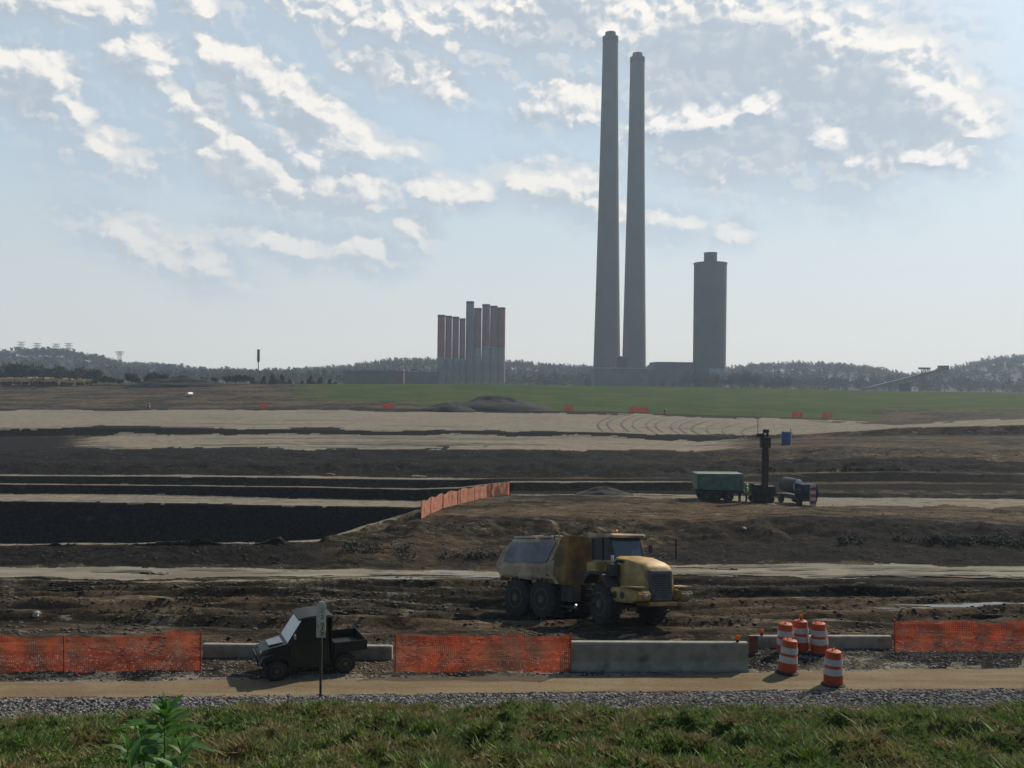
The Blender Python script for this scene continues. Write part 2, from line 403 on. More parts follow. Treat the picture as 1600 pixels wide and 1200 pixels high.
nD = t.noise(t.n('ShaderNodeVectorMath', operation='MULTIPLY', i_0=ov, i_1=(.5, 1.1, 1)).outputs[0], 1.15, 9, .72, .3)
mud = t.mix(t.mr(nD, .36, .53, .85, 0), mud, (.009, .008, .007))
mud = t.mix(t.mr(nD, .57, .64, 0, .75), mud, (.27, .235, .185))
dust = t.mix(t.mr(nB, .35, .65), (.2, .19, .165), (.33, .315, .275))
dust = t.mix(t.mr(nC, .4, .62, 0, .5), dust, (.34, .29, .23))
dust = t.mix(t.mr(nF, .33, .45, .5, 0), dust, (.13, .12, .1))
dust = t.mix(t.mr(nD, .38, .5, .75, 0), dust, (.08, .072, .06))
dust = t.mix(t.mr(nA, .38, .5, .55, 0), dust, (.17, .15, .12))
gr = t.mix(t.mr(nC, .4, .62), (.04, .085, .018), (.085, .12, .03))
gr = t.mix(t.mr(nA, .5, .68, 0, .6), gr, (.1, .08, .045))
gr = t.mix(t.mr(nB, .35, .6, .5, 0), gr, (.02, .03, .012))
ash = t.mix(t.mr(nB, .35, .65), (.009, .009, .01), (.03, .028, .027))  # near-black ash; also carries shade painted onto steep camera-facing faces
ash = t.mix(t.mr(nD, .6, .68, 0, .5), ash, (.1, .09, .075))
def thr(ch, k=1.0): return t.mr(t.m('ADD', ch, t.m('MULTIPLY', edge, k * .55)), .4, .6)
c = t.mix(thr(sp.outputs[2], .5), mud, ash)
c = t.mix(thr(t.m('MULTIPLY', sp.outputs[0], 1.2)), c, dust)
c = t.mix(thr(t.m('MULTIPLY', sp.outputs[1], 1.6)), c, gr)
c = t.mix(1.0, c, (.78, .74, .66), 'MULTIPLY')
m.node_tree.links.new(c, b.inputs['Base Color'])
wet = t.mr(nC, .35, .5, .85, 1.0); m.node_tree.links.new(wet, b.inputs['Roughness']); b.inputs['Specular IOR Level'].default_value = .04
bp = t.n('ShaderNodeBump', i_Height=t.m('ADD', nB, t.m('MULTIPLY', nF, .4))); bp.inputs['Strength'].default_value = .9; bp.inputs['Distance'].default_value = .12
m.node_tree.links.new(bp.outputs[0], b.inputs['Normal'])
M['soil'] = m


def road_mat(name, c1, c2, c3, sc=1.0):
    m = bpy.data.materials.new(name); m.use_nodes = True
    t = NT(m.node_tree); b = m.node_tree.nodes['Principled BSDF']
    ov = t.n('ShaderNodeTexCoord').outputs['Object']
    st = t.n('ShaderNodeVectorMath', operation='MULTIPLY', i_0=ov, i_1=(.12, 1, 1)).outputs[0]
    a = t.noise(st, 1.8 * sc, 6, .6); d = t.noise(ov, 9 * sc, 6, .7); e = t.noise(ov, .35 * sc, 4, .5)
    c = t.mix(t.mr(a, .35, .65), c1, c2)
    c = t.mix(t.mr(e, .48, .6, 0, .55), c, c3)
    c = t.mix(t.mr(d, .32, .46, .6, 0), c, tuple(x * .45 for x in c1))
    c = t.mix(t.mr(d, .6, .7, 0, .4), c, tuple(min(1, x * 1.4) for x in c2))
    c = t.mix(1.0, c, (.82, .8, .74), 'MULTIPLY')
    m.node_tree.links.new(c, b.inputs['Base Color']); b.inputs['Roughness'].default_value = .95; b.inputs['Specular IOR Level'].default_value = .04
    bp = t.n('ShaderNodeBump', i_Height=t.m('ADD', d, t.m('MULTIPLY', a, .5))); bp.inputs['Strength'].default_value = .5; bp.inputs['Distance'].default_value = .04
    m.node_tree.links.new(bp.outputs[0], b.inputs['Normal'])
    return m


M['road'] = road_mat('packed_tan_dirt', (.2, .155, .1), (.27, .215, .145), (.2, .14, .09))
M['haul'] = road_mat('pale_dusty_track', (.22, .2, .17), (.31, .29, .245), (.15, .13, .105), .6)

# grass blades: green to straw by patch
m = bpy.data.materials.new('rough_grass'); m.use_nodes = True
t = NT(m.node_tree); b = m.node_tree.nodes['Principled BSDF']
ov = t.n('ShaderNodeTexCoord').outputs['Object']
n1 = t.noise(ov, .9, 5, .6); n2 = t.noise(ov, 5, 3, .6)
c = t.mix(t.mr(n1, .42, .6), (.08, .135, .02), (.2, .155, .058))
c = t.mix(t.mr(n2, .5, .66, 0, .7), c, (.15, .25, .035))
c = t.mix(t.mr(n2, .32, .48, .8, 0), c, (.07, .05, .025))
m.node_tree.links.new(c, b.inputs['Base Color']); b.inputs['Roughness'].default_value = .7
tr = t.n('ShaderNodeBsdfTranslucent'); m.node_tree.links.new(c, tr.inputs[0])
mx = t.n('ShaderNodeMixShader'); mx.inputs[0].default_value = .35
m.node_tree.links.new(b.outputs[0], mx.inputs[1]); m.node_tree.links.new(tr.outputs[0], mx.inputs[2])
m.node_tree.links.new(mx.outputs[0], m.node_tree.nodes['Material Output'].inputs[0])
M['grass'] = m

# ------------------------------------------------------------------ terrain, lofted between contour curves
COLS = np.array([-500, 0, 250, 400, 500, 580, 650, 720, 800, 950, 1085, 1250, 1400, 1600, 2100], float)
PX = np.concatenate([np.arange(-500, -20, 20), np.arange(-20, 1620, 3.5), np.arange(1620, 2101, 20)])
def A(x):
    x = np.array(x, float)
    if x.ndim == 0: return np.full(len(PX), float(x))
    if len(x) == len(COLS) - 2: x = np.concatenate([x[:1], x, x[-1:]])
    return np.interp(PX, COLS, x)
def row(mode, a, b, sub, noise, soil):
    """two of y (photo height), D (distance), z; noise = (amplitude, scale x, scale y); soil = (dust, grass, ash and painted face shade)"""
    a, b = A(a), A(b); X = (PX - 800) / F
    if mode == 'yD':
        Y = (590 - a) / F; D = b
        x, z = D * (X * CR - Y * SR), H + D * (X * SR + Y * CR)
    elif mode == 'yz':
        Y = (590 - a) / F; D = (b - H) / (X * SR + Y * CR); x, z = D * (X * CR - Y * SR), b
    else:
        D, z = a, b; x = D * X
    soil = np.stack([A(s) for s in soil], 1)
    return dict(v=np.stack([x, D, z], 1), sub=sub, noise=noise, soil=soil)
ROWS = [
    row('Dz', -12, 9.2, 1, (.1, 1, 1), (0, 1, 0)),
    row('Dz', 0.5, 6.6, 6, (.1, 1, 1), (0, 1, 0)),
    row('Dz', 11, 3.55, 6, (.1, 1, 1), (0, 1, 0)),
    row('yz', [1132, 1118, 1110, 1106, 1107, 1108, 1108, 1108, 1109, 1110, 1110, 1110, 1108], .28, 110, (.55, 1.5, 1.3), (0, 1, 0)),
    row('yz', [1122, 1110, 1104, 1100, 1100, 1102, 1102, 1102, 1103, 1104, 1104, 1104, 1102], .1, 4, (.05, 2, 2), (0, 0, 0)),
    row('yz', [1093, 1091, 1089, 1088, 1087, 1086, 1085, 1085, 1084, 1083, 1080, 1079, 1078], 0, 12, (.03, 2, 2), (.2, 0, 0)),
    row('yz', [1064, 1063, 1062, 1061, 1059, 1057, 1056, 1056, 1055, 1053, 1047, 1045, 1044], 0, 24, (.025, .5, 1.5), (1, 0, 0)),
    row('Dz', [27.2, 27.2, 27.2, 27.2, 27.2, 27.2, 27.2, 27.2, 27.4, 28.2, 29.2, 29.6, 29.8], 0, 8, (.05, 1.5, 1.5), (.35, 0, 0)),
    row('Dz', [33] * 7 + [33, 33, 33.5, 34, 34, 34], [-1.0] * 13, 22, (.2, .5, 1.3), (0, 0, .1)),
    row('Dz', [35.2] * 13, [-1.07] * 13, 14, (.13, .32, 1.1), ([.1, .3, .2, .2, .3, .2, .1, .1, .1, .1, .25, .2, .25], 0, [.2] * 13)),
    row('yD', [940, 940, 940, 942, 946, 952, 957, 960, 960, 960, 956, 948, 940], 41.5, 34, (.3, .32, 1.1), ([.1, .3, .2, .2, .3, .2, .1, .1, .1, .1, .25, .2, .25], 0, [.2] * 13)),
    row('yD', [908, 911, 908, 905, 903, 902, 903, 907, 910, 914, 916, 917, 920], 49.0, 46, (.26, .35, 1.0), ([.3, .3, .3, .35, .3, .2, .1, .1, .1, .1, .2, .2, .2], 0, .1)),
    row('yD', [907, 910, 907, 904, 902, 900, 901, 904, 902, 905, 907, 908, 910], 49.35, 3, (.05, .5, .5), ([.6, .8, .8, .8, .8, .6, .4, .4, 0, 0, 0, 0, 0], 0, [0, 0, 0, 0, 0, 0, 0, 0, 1, 1, 1, 1, 1])),
    row('yD', [884, 885, 887, 888, 889, 892, 892, 893, 884, 882, 880, 881, 885], 54.3, 30, (.08, .4, .8), (.25, 0, 0)),
    row('yD', [853, 851, 851, 848, 846, 845, 850, 852, 856, 856, 850, 842, 846], [57.6, 57.6, 57.6, 59, 60, 60, 61, 61, 61, 61, 61, 61, 61], 16, (.25, .9, .9), (0, 0, [.7, .7, .7, .5, .4, .45, .5, .5, .6, .6, .65, .9, 1])),
    row('yD', [852, 850, 850, 846, 821, 801, 806, 806, 810, 812, 806, 808, 822], [57.9, 57.9, 57.9, 59.4, 65, 71, 70, 68, 70, 71, 73, 74, 72], 30, (.85, .55, .6), (0, 0, [.1, .1, .1, .1, .2, .3, .3, .2, .35, .55, .55, .65, .9])),
    row('yD', [850, 848, 848, 843, 818, 798, 786, 776, 776, 778, 789, 790, 792], [59.2, 59.2, 59.2, 60.6, 66.4, 73.5, 82, 87, 87, 87, 87, 88, 88], 16, (.16, .7, .7), ([.7, .7, .7, .7, .55, .3, .2, .25, .1, .2, .3, .2, .1], 0, 0)),
    row('yD', [850, 848, 848, 843, 818, 797, 782, 771.5, 771, 773, 777, 778, 780], [59.6, 59.6, 59.6, 61, 66.8, 74, 85, 93, 95, 95, 97, 97, 97], 12, (.08, .7, .7), ([.4, .4, .4, .4, .4, .3, .3, .35, .4, .5, .6, .6, .6], 0, 0)),
    row('Dz', [64, 64, 64, 66, 72, 80, 90, 94.5, 96.5, 97, 99, 99, 99], [-10, -10, -10, -10, -10, -9.5, -7.5, -4, -4.1, -4.1, -4.3, -4.3, -4.3], 8, (.15, .5, .5), (0, 0, [1, 1, 1, 1, 1, 1, 1, .8, .4, .2, 0, 0, 0])),
    row('Dz', [97.5, 97.5, 97.5, 97.5, 97.5, 97.5, 98, 98.5, 98.8, 99, 100.2, 100.2, 100.2], [-10, -10, -10, -10, -10, -9.5, -7.5, -4.05, -4.15, -4.15, -4.4, -4.4, -4.4], 6, (.15, .5, .5), (0, 0, [1, 1, 1, 1, 1, 1, 1, .9, .7, .7, .3, .3, .3])),
    row('yD', [784, 786, 789, 791, 792, 793, 783, 770, 770, 770, 770, 772, 774], [100] * 7 + [99.4, 99.8, 100, 101, 101, 101], 14, (.12, .3, .3), (0, 0, [1] * 9 + [1, .6, .4, .4])),  # steep face: its shade is painted in through the ash mask
    row('yD', [772, 774, 778, 780, 782, 783, 777, 767, 767, 767, 765, 766, 768], [107, 107, 107, 107, 107, 107, 105, 101, 101, 101, 102.5, 103, 103], 10, (.05, .3, .6), ([.95] * 6 + [.6, .1, .1, .1, 0, 0, 0], 0, [0] * 7 + [1, 1, 1, .5, .3, .3])),
    row('yD', [757, 759, 761, 762, 764, 765, 763, 754, 754, 754, 757, 756, 758], [107.9, 107.9, 107.9, 107.9, 107.9, 107.9, 106.5, 102, 102, 102, 106, 106, 106], 8, (.1, .4, .4), (0, 0, [1] * 9 + [1, .8, .8, .7])),
    row('yD', [755.6, 757.6, 759.6, 760.6, 762.6, 763.6, 761, 752, 752, 752.4, 754, 753, 755], [109.3, 109.3, 109.3, 109.3, 109.3, 109.3, 108.5, 104.2, 104.2, 104.2, 108, 108, 108], 3, (.03, .3, .5), ([.55] * 7 + [.9, .9, .8, 0, 0, 0], 0, 0)),
    row('yD', [744, 745, 746, 748, 749, 750, 750, 748, 748, 748, 740, 738, 742], [110.3, 110.3, 110.3, 110.3, 110.3, 110.3, 109.5, 105.2, 105.2, 105.4, 110, 110, 110], 8, (.15, .4, .4), (0, 0, [1] * 9 + [.9, .8, .8, .8])),
    row('yD', [742, 742.6, 743.4, 745, 746, 747, 748, 747, 747, 747, 738, 736, 740], [112.6, 112.6, 112.6, 112.6, 112.6, 112.6, 111, 106.6, 106.6, 107, 112, 112, 112], 3, (.03, .3, .5), ([.7] * 6 + [.5, .2, .2, .1, 0, 0, 0], 0, 0)),
    row('yD', [722, 722, 722, 723, 724, 724, 725, 726, 726, 724, 716, 716, 720], 129, 26, (1.3, .25, .35), (0, 0, [.8] * 9 + [.8, .75, .75, .6])),  # ash mask raised at the right to paint in the bank's shade
    row('yD', [703, 703, 703, 703, 703, 703, 703, 703, 704, 706, 697, 700, 703], 152, 22, (.9, .25, .3), (0, 0, [.7] * 8 + [.6, .55, .45, .4, .35])),
    row('yD', [682, 680, 680, 680, 680, 680, 681, 682, 684, 690, 684, 680, 680], 190, 14, (.06, .15, .2), ([0, .75, 1, 1, 1, 1, 1, 1, 1, .6, 0, 0, .1], 0, [.9, .1, 0, 0, 0, 0, 0, 0, 0, 0, .1, .1, 0])),
    row('yD', [668, 669, 671, 671, 672, 672, 673, 674, 676, 682, 679, 669, 664], 192.6, 5, (.1, .2, .2), (0, 0, [.9] * 10 + [.5, .1, 0])),
    row('yD', [642, 642, 642, 642, 642, 643, 644, 645, 648, 653, 657, 665, 655], [300, 300, 300, 300, 300, 300, 300, 296, 285, 265, 240, 200, 225], 34, (.12, .06, .12), ([1] * 11 + [.6, .55], 0, 0)),
    row('yD', [639, 639, 639, 639, 639, 640, 641, 642, 644, 649, 653, 659, 649], 305, 4, (.1, .2, .2), (0, 0, [.9] * 10 + [.6, .3, .2])),
    row('yD', [628, 628, 627, 627, 627, 628, 628, 630, 631, 632, 634, 640, 640], 330, 12, (.4, .08, .1), (0, [.05, .05, .1, .1, .2, .3, .4, .5, .55, .6, .8, .2, .3], [.3] * 13)),
    row('yD', [601, 600, 600, 600, 600, 600, 600, 601, 603, 605, 608, 612, 615], 400, 22, (.35, .05, .05), (0, [.05, .1, .2, .35, .55, .8, 1, 1, 1, 1, 1, .45, .5], [.1, .1, 0, 0, 0, 0, 0, 0, 0, 0, 0, 0, .2])),
    row('Dz', 412, 4.2, 2, (.2, .05, .05), (0, 1, 0)),
    row('Dz', 440, -1, 3, (.2, .05, .05), (0, .4, .3)),
    row('Dz', 1200, -1, 6, (.3, .02, .02), (0, .4, .3)),
    row('Dz', 2400, -1, 5, (0, .02, .02), (0, .5, .2)),
]
VV, SS, NN, KN = [], [], [], []
for k, r in enumerate(ROWS):
    if k == 0:
        VV.append(r['v']); SS.append(r['soil']); NN.append([r['noise']] * 1); KN.append(0); continue
    p = ROWS[k - 1]
    for i in range(1, r['sub'] + 1):
        f = i / r['sub']
        VV.append(p['v'] * (1 - f) + r['v'] * f)
        # soil kind holds across the strip, changing at the contour
        SS.append(r['soil'] * 1.0)
        amp = math.sin(math.pi * min(f, .999)) ** .5 if r['noise'][0] > .12 else 1
        NN.append([(r['noise'][0] * max(amp, .25), r['noise'][1], r['noise'][2])])
    KN.append(len(VV) - 1)
GV = np.array(VV); GS = np.array(SS)              # (rows, cols, 3)
amp = np.array([n[0][0] for n in NN])[:, None]; sx = np.array([n[0][1] for n in NN])[:, None]; sy = np.array([n[0][2] for n in NN])[:, None]
xx, yy = GV[..., 0], GV[..., 1]
base = np.zeros_like(xx)
for s_ in sorted({(n[0][1], n[0][2]) for n in NN}):
    sel = [i for i, n in enumerate(NN) if (n[0][1], n[0][2]) == s_]
    base[sel] = fbm(xx[sel] * s_[0], yy[sel] * s_[1], 6, 11, .58)
GV[..., 2] += base * amp
jit = fbm(xx * .35 * 40 / np.maximum(yy, 40), yy * .05, 4, 77); jit2 = fbm(xx * .9 * 40 / np.maximum(yy, 40), yy * .2, 3, 78)
ri, ci = np.indices(xx.shape)
off_ = np.where((yy > 303) | ((yy > 96) & (yy < 114)), np.round(jit2 * 1.0), np.where(yy > 30, np.round(jit * 4 + jit2 * 2.5), np.where(yy > 23, np.round(jit2 * 3), 0))).astype(int)
GS = GS[np.clip(ri + off_, 0, len(GS) - 1), ci]
# ruts left by wheels across the muddy yard
i0, i1 = KN[7], KN[11]
for (yc, sl_, ph, wd, dp) in [(35.4, .02, 0, .45, .16), (37.6, .05, 1, .4, .14), (39.0, -.03, 2, .5, .18), (41, .06, 3, .45, .16), (43.2, -.04, 4, .5, .2), (45.3, .03, 5, .5, .16), (47, -.02, 1.5, .4, .14), (31.8, .01, 2.2, .35, .1)]:
    d = yy[i0:i1] - (yc + sl_ * xx[i0:i1] + .5 * np.sin(xx[i0:i1] * .22 + ph))
    GV[i0:i1, :, 2] += 1.35 * dp * (.4 + 1.1 * value_noise(xx[i0:i1] * .16, yy[i0:i1] * .1, int(yc))) * (-np.exp(-(d / wd) ** 2) + .9 * np.exp(-((d - wd * 1.5) / (wd * .55)) ** 2))
nr, nc = xx.shape
idx = np.arange(nr * nc).reshape(nr, nc)
def quads(a, b, c0=0, c1=None):
    s = idx[a:b + 1, c0:c1]
    return np.stack([s[:-1, :-1], s[:-1, 1:], s[1:, 1:], s[1:, :-1]], -1).reshape(-1, 4)
FV = GV.reshape(-1, 3)
soil4 = np.concatenate([GS.reshape(-1, 3), np.ones((nr * nc, 1))], 1)
ground = fast_mesh('ground', FV, quads(0, nr - 1), M['soil'], smooth=True, attrs={'soil': soil4})
tag(ground, 'dark muddy worksite ground with terraces, pits and grassy banks', kind='structure')


def strip(name, ra, rb, c0, c1, dz, material, label, rag, hole):
    blk = GV[ra:rb + 1, c0:c1].copy(); blk[..., 2] += dz
    n0, n1 = blk.shape[:2]; ii = np.arange(n0 * n1).reshape(n0, n1)
    fc = np.stack([ii[:-1, :-1], ii[:-1, 1:], ii[1:, 1:], ii[1:, :-1]], -1)
    cx, cy = blk[:-1, :-1, 0], blk[:-1, :-1, 1]; f = (np.arange(n0 - 1)[:, None] + .5) / (n0 - 1)
    r1 = np.clip(.5 + fbm(cx * .3, cy * .3, 5, 51, .7), 0, 1); r2 = np.clip(.5 + fbm(cx * .35, cy * .3, 5, 52, .7), 0, 1)
    keep = (f > rag[0] * r1) & (f < 1 - rag[1] * r2) & (fbm(cx * .25, cy * 1.1, 5, 53, .65) < hole)
    o = fast_mesh(name, blk.reshape(-1, 3), fc[keep], material, smooth=True)
    return tag(o, label, kind='structure')
strip('dirt_road', KN[5], KN[6], 0, nc, .012, M['road'], 'packed tan dirt road running across the foreground', (.1, .16), .9)
strip('haul_road', KN[12], KN[13], 0, nc, .03, M['haul'], 'pale dusty haul road crossing behind the muddy yard', (.3, .18), .34)

from mathutils.bvhtree import BVHTree
tri_rows = KN[34]
bv = BVHTree.FromPolygons([tuple(v) for v in FV[:idx[tri_rows, -1] + 1]], quads(0, tri_rows).tolist())
def gz(x, y):
    h = bv.ray_cast(Vector((x, y, 100)), Vector((0, 0, -1)))
    return h[0].z if h[0] else 0.0
def onground(px, D, dz=0.0):
    x = D * (px - 800) / F; z = gz(x, D)
    x = D * ((px - 800) / F * CR + (H - z) / D * SR); return Vector((x, D, gz(x, D) + dz))
def hit(px, py):
    """where the line of sight through that bearing meets the ground"""
    d = (P(px, py, 10) - Vector((0, 0, H))).normalized()
    h = bv.ray_cast(Vector((0, 0, H)) + d * 5, d); return h[0]


def scatter(ra, rb, c0, c1, n, wfun=None):
    a = GV[ra:rb + 1, c0:c1]
    e1 = a[1:, :-1] - a[:-1, :-1]; e2 = a[:-1, 1:] - a[:-1, :-1]
    ar = np.abs(e1[..., 1] * e2[..., 0] - e1[..., 0] * e2[..., 1]).ravel()
    if wfun is not None: ar = ar * wfun(a[:-1, :-1, 0], a[:-1, :-1, 1]).ravel()
    ch = rng.choice(len(ar), n, p=ar / ar.sum()); i, j = np.divmod(ch, a.shape[1] - 1)
    u, v = rng.random((2, n, 1))
    return a[i, j] * (1 - u) * (1 - v) + a[i + 1, j] * u * (1 - v) + a[i, j + 1] * (1 - u) * v + a[i + 1, j + 1] * u * v
ca, cb = np.searchsorted(PX, -60), np.searchsorted(PX, 1660)

# grass tufts on the near bank (nobody could count them)
gp = np.concatenate([scatter(KN[2], KN[3], ca, cb, 210000, lambda x, y: np.clip(value_noise(x * 1.3, y * 1.3, 5) * 1.6, .15, 1)),
                     scatter(KN[1] + 3, KN[2], ca, cb, 25000), scatter(KN[3], KN[4], ca, cb, 3500)])
n = len(gp)
tuft = np.clip(value_noise(gp[:, 0] * 2.3, gp[:, 1] * 1.8, 21) * .75 + .35 * value_noise(gp[:, 0] * 6, gp[:, 1] * 5, 22), 0, 1)
hgt = (.012 + .21 * tuft ** 2.4 + .02 * rng.random(n))[:, None]
ang = rng.random(n) * 2 * np.pi; lean = rng.normal(0, .75, (n, 2))
wd = (.009 + .012 * rng.random(n))[:, None]
side = np.stack([np.cos(ang), np.sin(ang), np.zeros(n)], 1) * wd
tip = np.concatenate([lean * hgt, hgt], 1)
V = np.stack([gp - side, gp + side, gp + tip * .6 + side * .7, gp + tip, gp + tip * .6 - side * .7], 1).reshape(-1, 3)
b5 = np.arange(n)[:, None] * 5
Fq = np.concatenate([b5 + np.array([0, 1, 2]), b5 + np.array([0, 2, 4]), b5 + np.array([4, 2, 3])])
tag(fast_mesh('grass', V, Fq, M['grass']), 'rough tufted green and straw grass on the near bank', 'grass', kind='stuff')


def stones(name, pts, size, flat, material, label, cat):
    n = len(pts)
    ico = np.array([(0, 0, 1), (.9, 0, .3), (.28, .85, .3), (-.73, .53, .3), (-.73, -.53, .3), (.28, -.85, .3), (0, 0, -.5)])
    fc = np.array([(0, 1, 2), (0, 2, 3), (0, 3, 4), (0, 4, 5), (0, 5, 1), (6, 2, 1), (6, 3, 2), (6, 4, 3), (6, 5, 4), (6, 1, 5)])
    r = size[0] + (size[1] - size[0]) * rng.random(n) ** 2.5
    a = rng.random(n) * 6.28; ca_, sa_ = np.cos(a), np.sin(a)
    V = ico[None] * (1 + rng.normal(0, .22, (n, 7, 3))) * r[:, None, None]
    V[..., 2] *= flat
    V[..., 0] *= 1 + .5 * rng.random((n, 1))
    x = V[..., 0] * ca_[:, None] - V[..., 1] * sa_[:, None]; y = V[..., 0] * sa_[:, None] + V[..., 1] * ca_[:, None]
    V = np.stack([x, y, V[..., 2]], -1) + pts[:, None, :]
    Fq = (np.arange(n)[:, None, None] * 7 + fc[None]).reshape(-1, 3)
    return tag(fast_mesh(name, V.reshape(-1, 3), Fq, material), label, cat, kind='stuff')
stones('gravel', np.concatenate([scatter(KN[3], KN[5], ca, cb, 24000), scatter(KN[5] - 2, KN[5] + 2, ca, cb, 2200), scatter(KN[6] - 1, KN[7], ca, cb, 7000)]),
       (.014, .05), .8, M['stone'], 'grey crushed stone edging both sides of the dirt road', 'gravel')
stones('mud_clods', np.concatenate([scatter(KN[7], KN[11], ca, cb, 15000, lambda x, y: np.clip(value_noise(x * .35, y * .9, 33) * 2.6 - .9, .05, 1)),
                                    scatter(KN[13], KN[15], ca, cb, 4500), scatter(KN[15], KN[16], ca, cb, 1500)]),
       (.02, .12), .5, M['clod'], 'lumps of broken mud strewn across the churned yard', 'mud')
stones('rubble', scatter(KN[25], KN[27], ca, cb, 2600), (.05, .25), .6, M['clod'], 'scattered dark lumps on the ash slope below the pale fields', 'rubble')

# puddles of water on the yard
def puddle(px, py, D_, wx, wy, seed):
    c_ = onground(px, D_); rg_ = random.Random(seed); vs = []
    ph = [rg_.random() * 6.28 for _ in range(5)]
    for k in range(40):
        a = k / 40 * 2 * math.pi; r = 1 + .32 * math.sin(2 * a + ph[0]) + .22 * math.sin(5 * a + ph[1]) + .14 * math.sin(9 * a + ph[2]) + .1 * math.sin(14 * a + ph[3])
        vs.append((c_.x + wx * r * math.cos(a), c_.y + wy * r * math.sin(a), 0))
    z = max(gz(x, y) for x, y, _ in vs[::8]) * .5 + c_.z * .5 + .04
    o = link_mesh('water', [(x, y, z) for x, y, _ in vs], [list(range(40))], M['water'])
    return tag(o, 'shallow shining puddle of muddy water on the yard', kind='structure')
for a in ((1530, 0, 39.5, 2.4, .28, 1), (1470, 0, 40.2, 1.2, .22, 2), (1590, 0, 40.8, 1.6, .3, 3), (1405, 0, 39.2, .9, .12, 4), (1560, 0, 38.7, 1.5, .1, 5), (705, 0, 52.4, 2.2, .25, 6), (640, 0, 48.5, 1.6, .25, 7), (760, 0, 49.5, 1.2, .2, 8), (1180, 0, 39.5, .6, .08, 9), (610, 0, 45, .9, .15, 10)): puddle(*a)

# erosion gullies and machine tracks curving over the far pale fields
def ribbon(pts, w_, dz=.1):
    vs = []; n = len(pts)
    for k, p in enumerate(pts):
        d = (pts[min(k + 1, n - 1)] - pts[max(k - 1, 0)]); d = Vector((-d.y, d.x)).normalized(); ww = w_ * (.35 + .65 * math.sin(math.pi * (k + .5) / n)) * random.uniform(.6, 1.3)
        for s_ in (-1, 1):
            x, y = p.x + d.x * s_ * ww, p.y + d.y * s_ * ww; vs.append((x, y, gz(x, y) + dz))
    return vs, [[2 * k, 2 * k + 1, 2 * k + 3, 2 * k + 2] for k in range(n - 1)]
RV, RF = [], []
def add_r(pts, w_):
    v, f = ribbon(pts, w_); b0 = len(RV); RV.extend(v); RF.extend([[b0 + i for i in q_] for q_ in f])
for px in (958, 975, 1000, 1018, 1040, 1055, 1078, 1092, 1112, 1135, 1160, 1190):
    x0 = (px - 800) / F; n_ = 16; y0 = 194 - max(0, (px - 1090) * .12) + 4; y1 = 285 - max(0, px - 1000) * .3
    add_r([Vector(((x0 * y0 - 2 + 14 * (k / n_) ** 2), y0 + (y1 - y0) * (k / n_) * random.uniform(.97, 1.0))) for k in range(n_ + 1)], random.uniform(.16, .34))
for k in range(34):
    y0 = random.choice([random.uniform(155, 187), random.uniform(196, 290)]); xa = random.uniform(-.52, .2) * y0; L = random.uniform(8, 45)
    add_r([Vector((xa + L * j / 12, y0 + 1.2 * math.sin(j * .5 + k))) for j in range(13)], random.uniform(.25, .6))
for k in range(26):
    y0 = random.uniform(50, 53.5); xa = random.uniform(-.56, .56) * y0; L = random.uniform(1.5, 6)
    add_r([Vector((xa + L * j / 8, y0 + .15 * math.sin(j * .8 + k))) for j in range(9)], random.uniform(.06, .22))
mb_g = mat('damp_ash_tracks', (.05, .046, .038), .9, scale=.5)
tag(link_mesh('path', RV, RF, mb_g), 'dark gullies and wheel tracks curving over the pale fields', kind='structure')

# ------------------------------------------------------------------ barriers
def barrier(p0, p1, sink, label, h=.82, wb=.62, wt=.2):
    p0, p1 = Vector(p0), Vector(p1); d = p1 - p0; L = d.xy.length; a = math.atan2(d.y, d.x)
    r = MB()
    prof = [(-wb / 2, 0), (wb / 2, 0), (wb / 2, .07), (wb / 2 - .1, .28), (wt / 2 + .02, h - .04), (wt / 2 - .01, h), (-wt / 2 + .01, h), (-wt / 2 - .02, h - .04), (-wb / 2 + .1, .28), (-wb / 2, .07)]
    r.prism_x([(y, z) for y, z in prof], 0, L)
    o = r.build('concrete_barrier', M['concrete'], None, .012)
    o.location = (p0.x, p0.y, min(p0.z, p1.z) - sink); o.rotation_euler = (0, -math.atan2(d.z, L), a)
    return tag(o, label, 'barrier', 'concrete barriers along the road')
def gp_(px, D): return onground(px, D)
a_, b_ = gp_(892, 26.4), gp_(1167, 26.55)
barrier(a_, b_, .0, 'long concrete barrier between the middle orange netting and the traffic drums', wb=.4, wt=.22)
barrier(gp_(318, 27.35), gp_(613, 27.3), .42, 'low half buried concrete barrier behind the black utility vehicle', wb=.4)
barrier(gp_(1172, 28.9), gp_(1392, 29), .45, 'low dark concrete barrier behind the traffic drums', wb=.4)

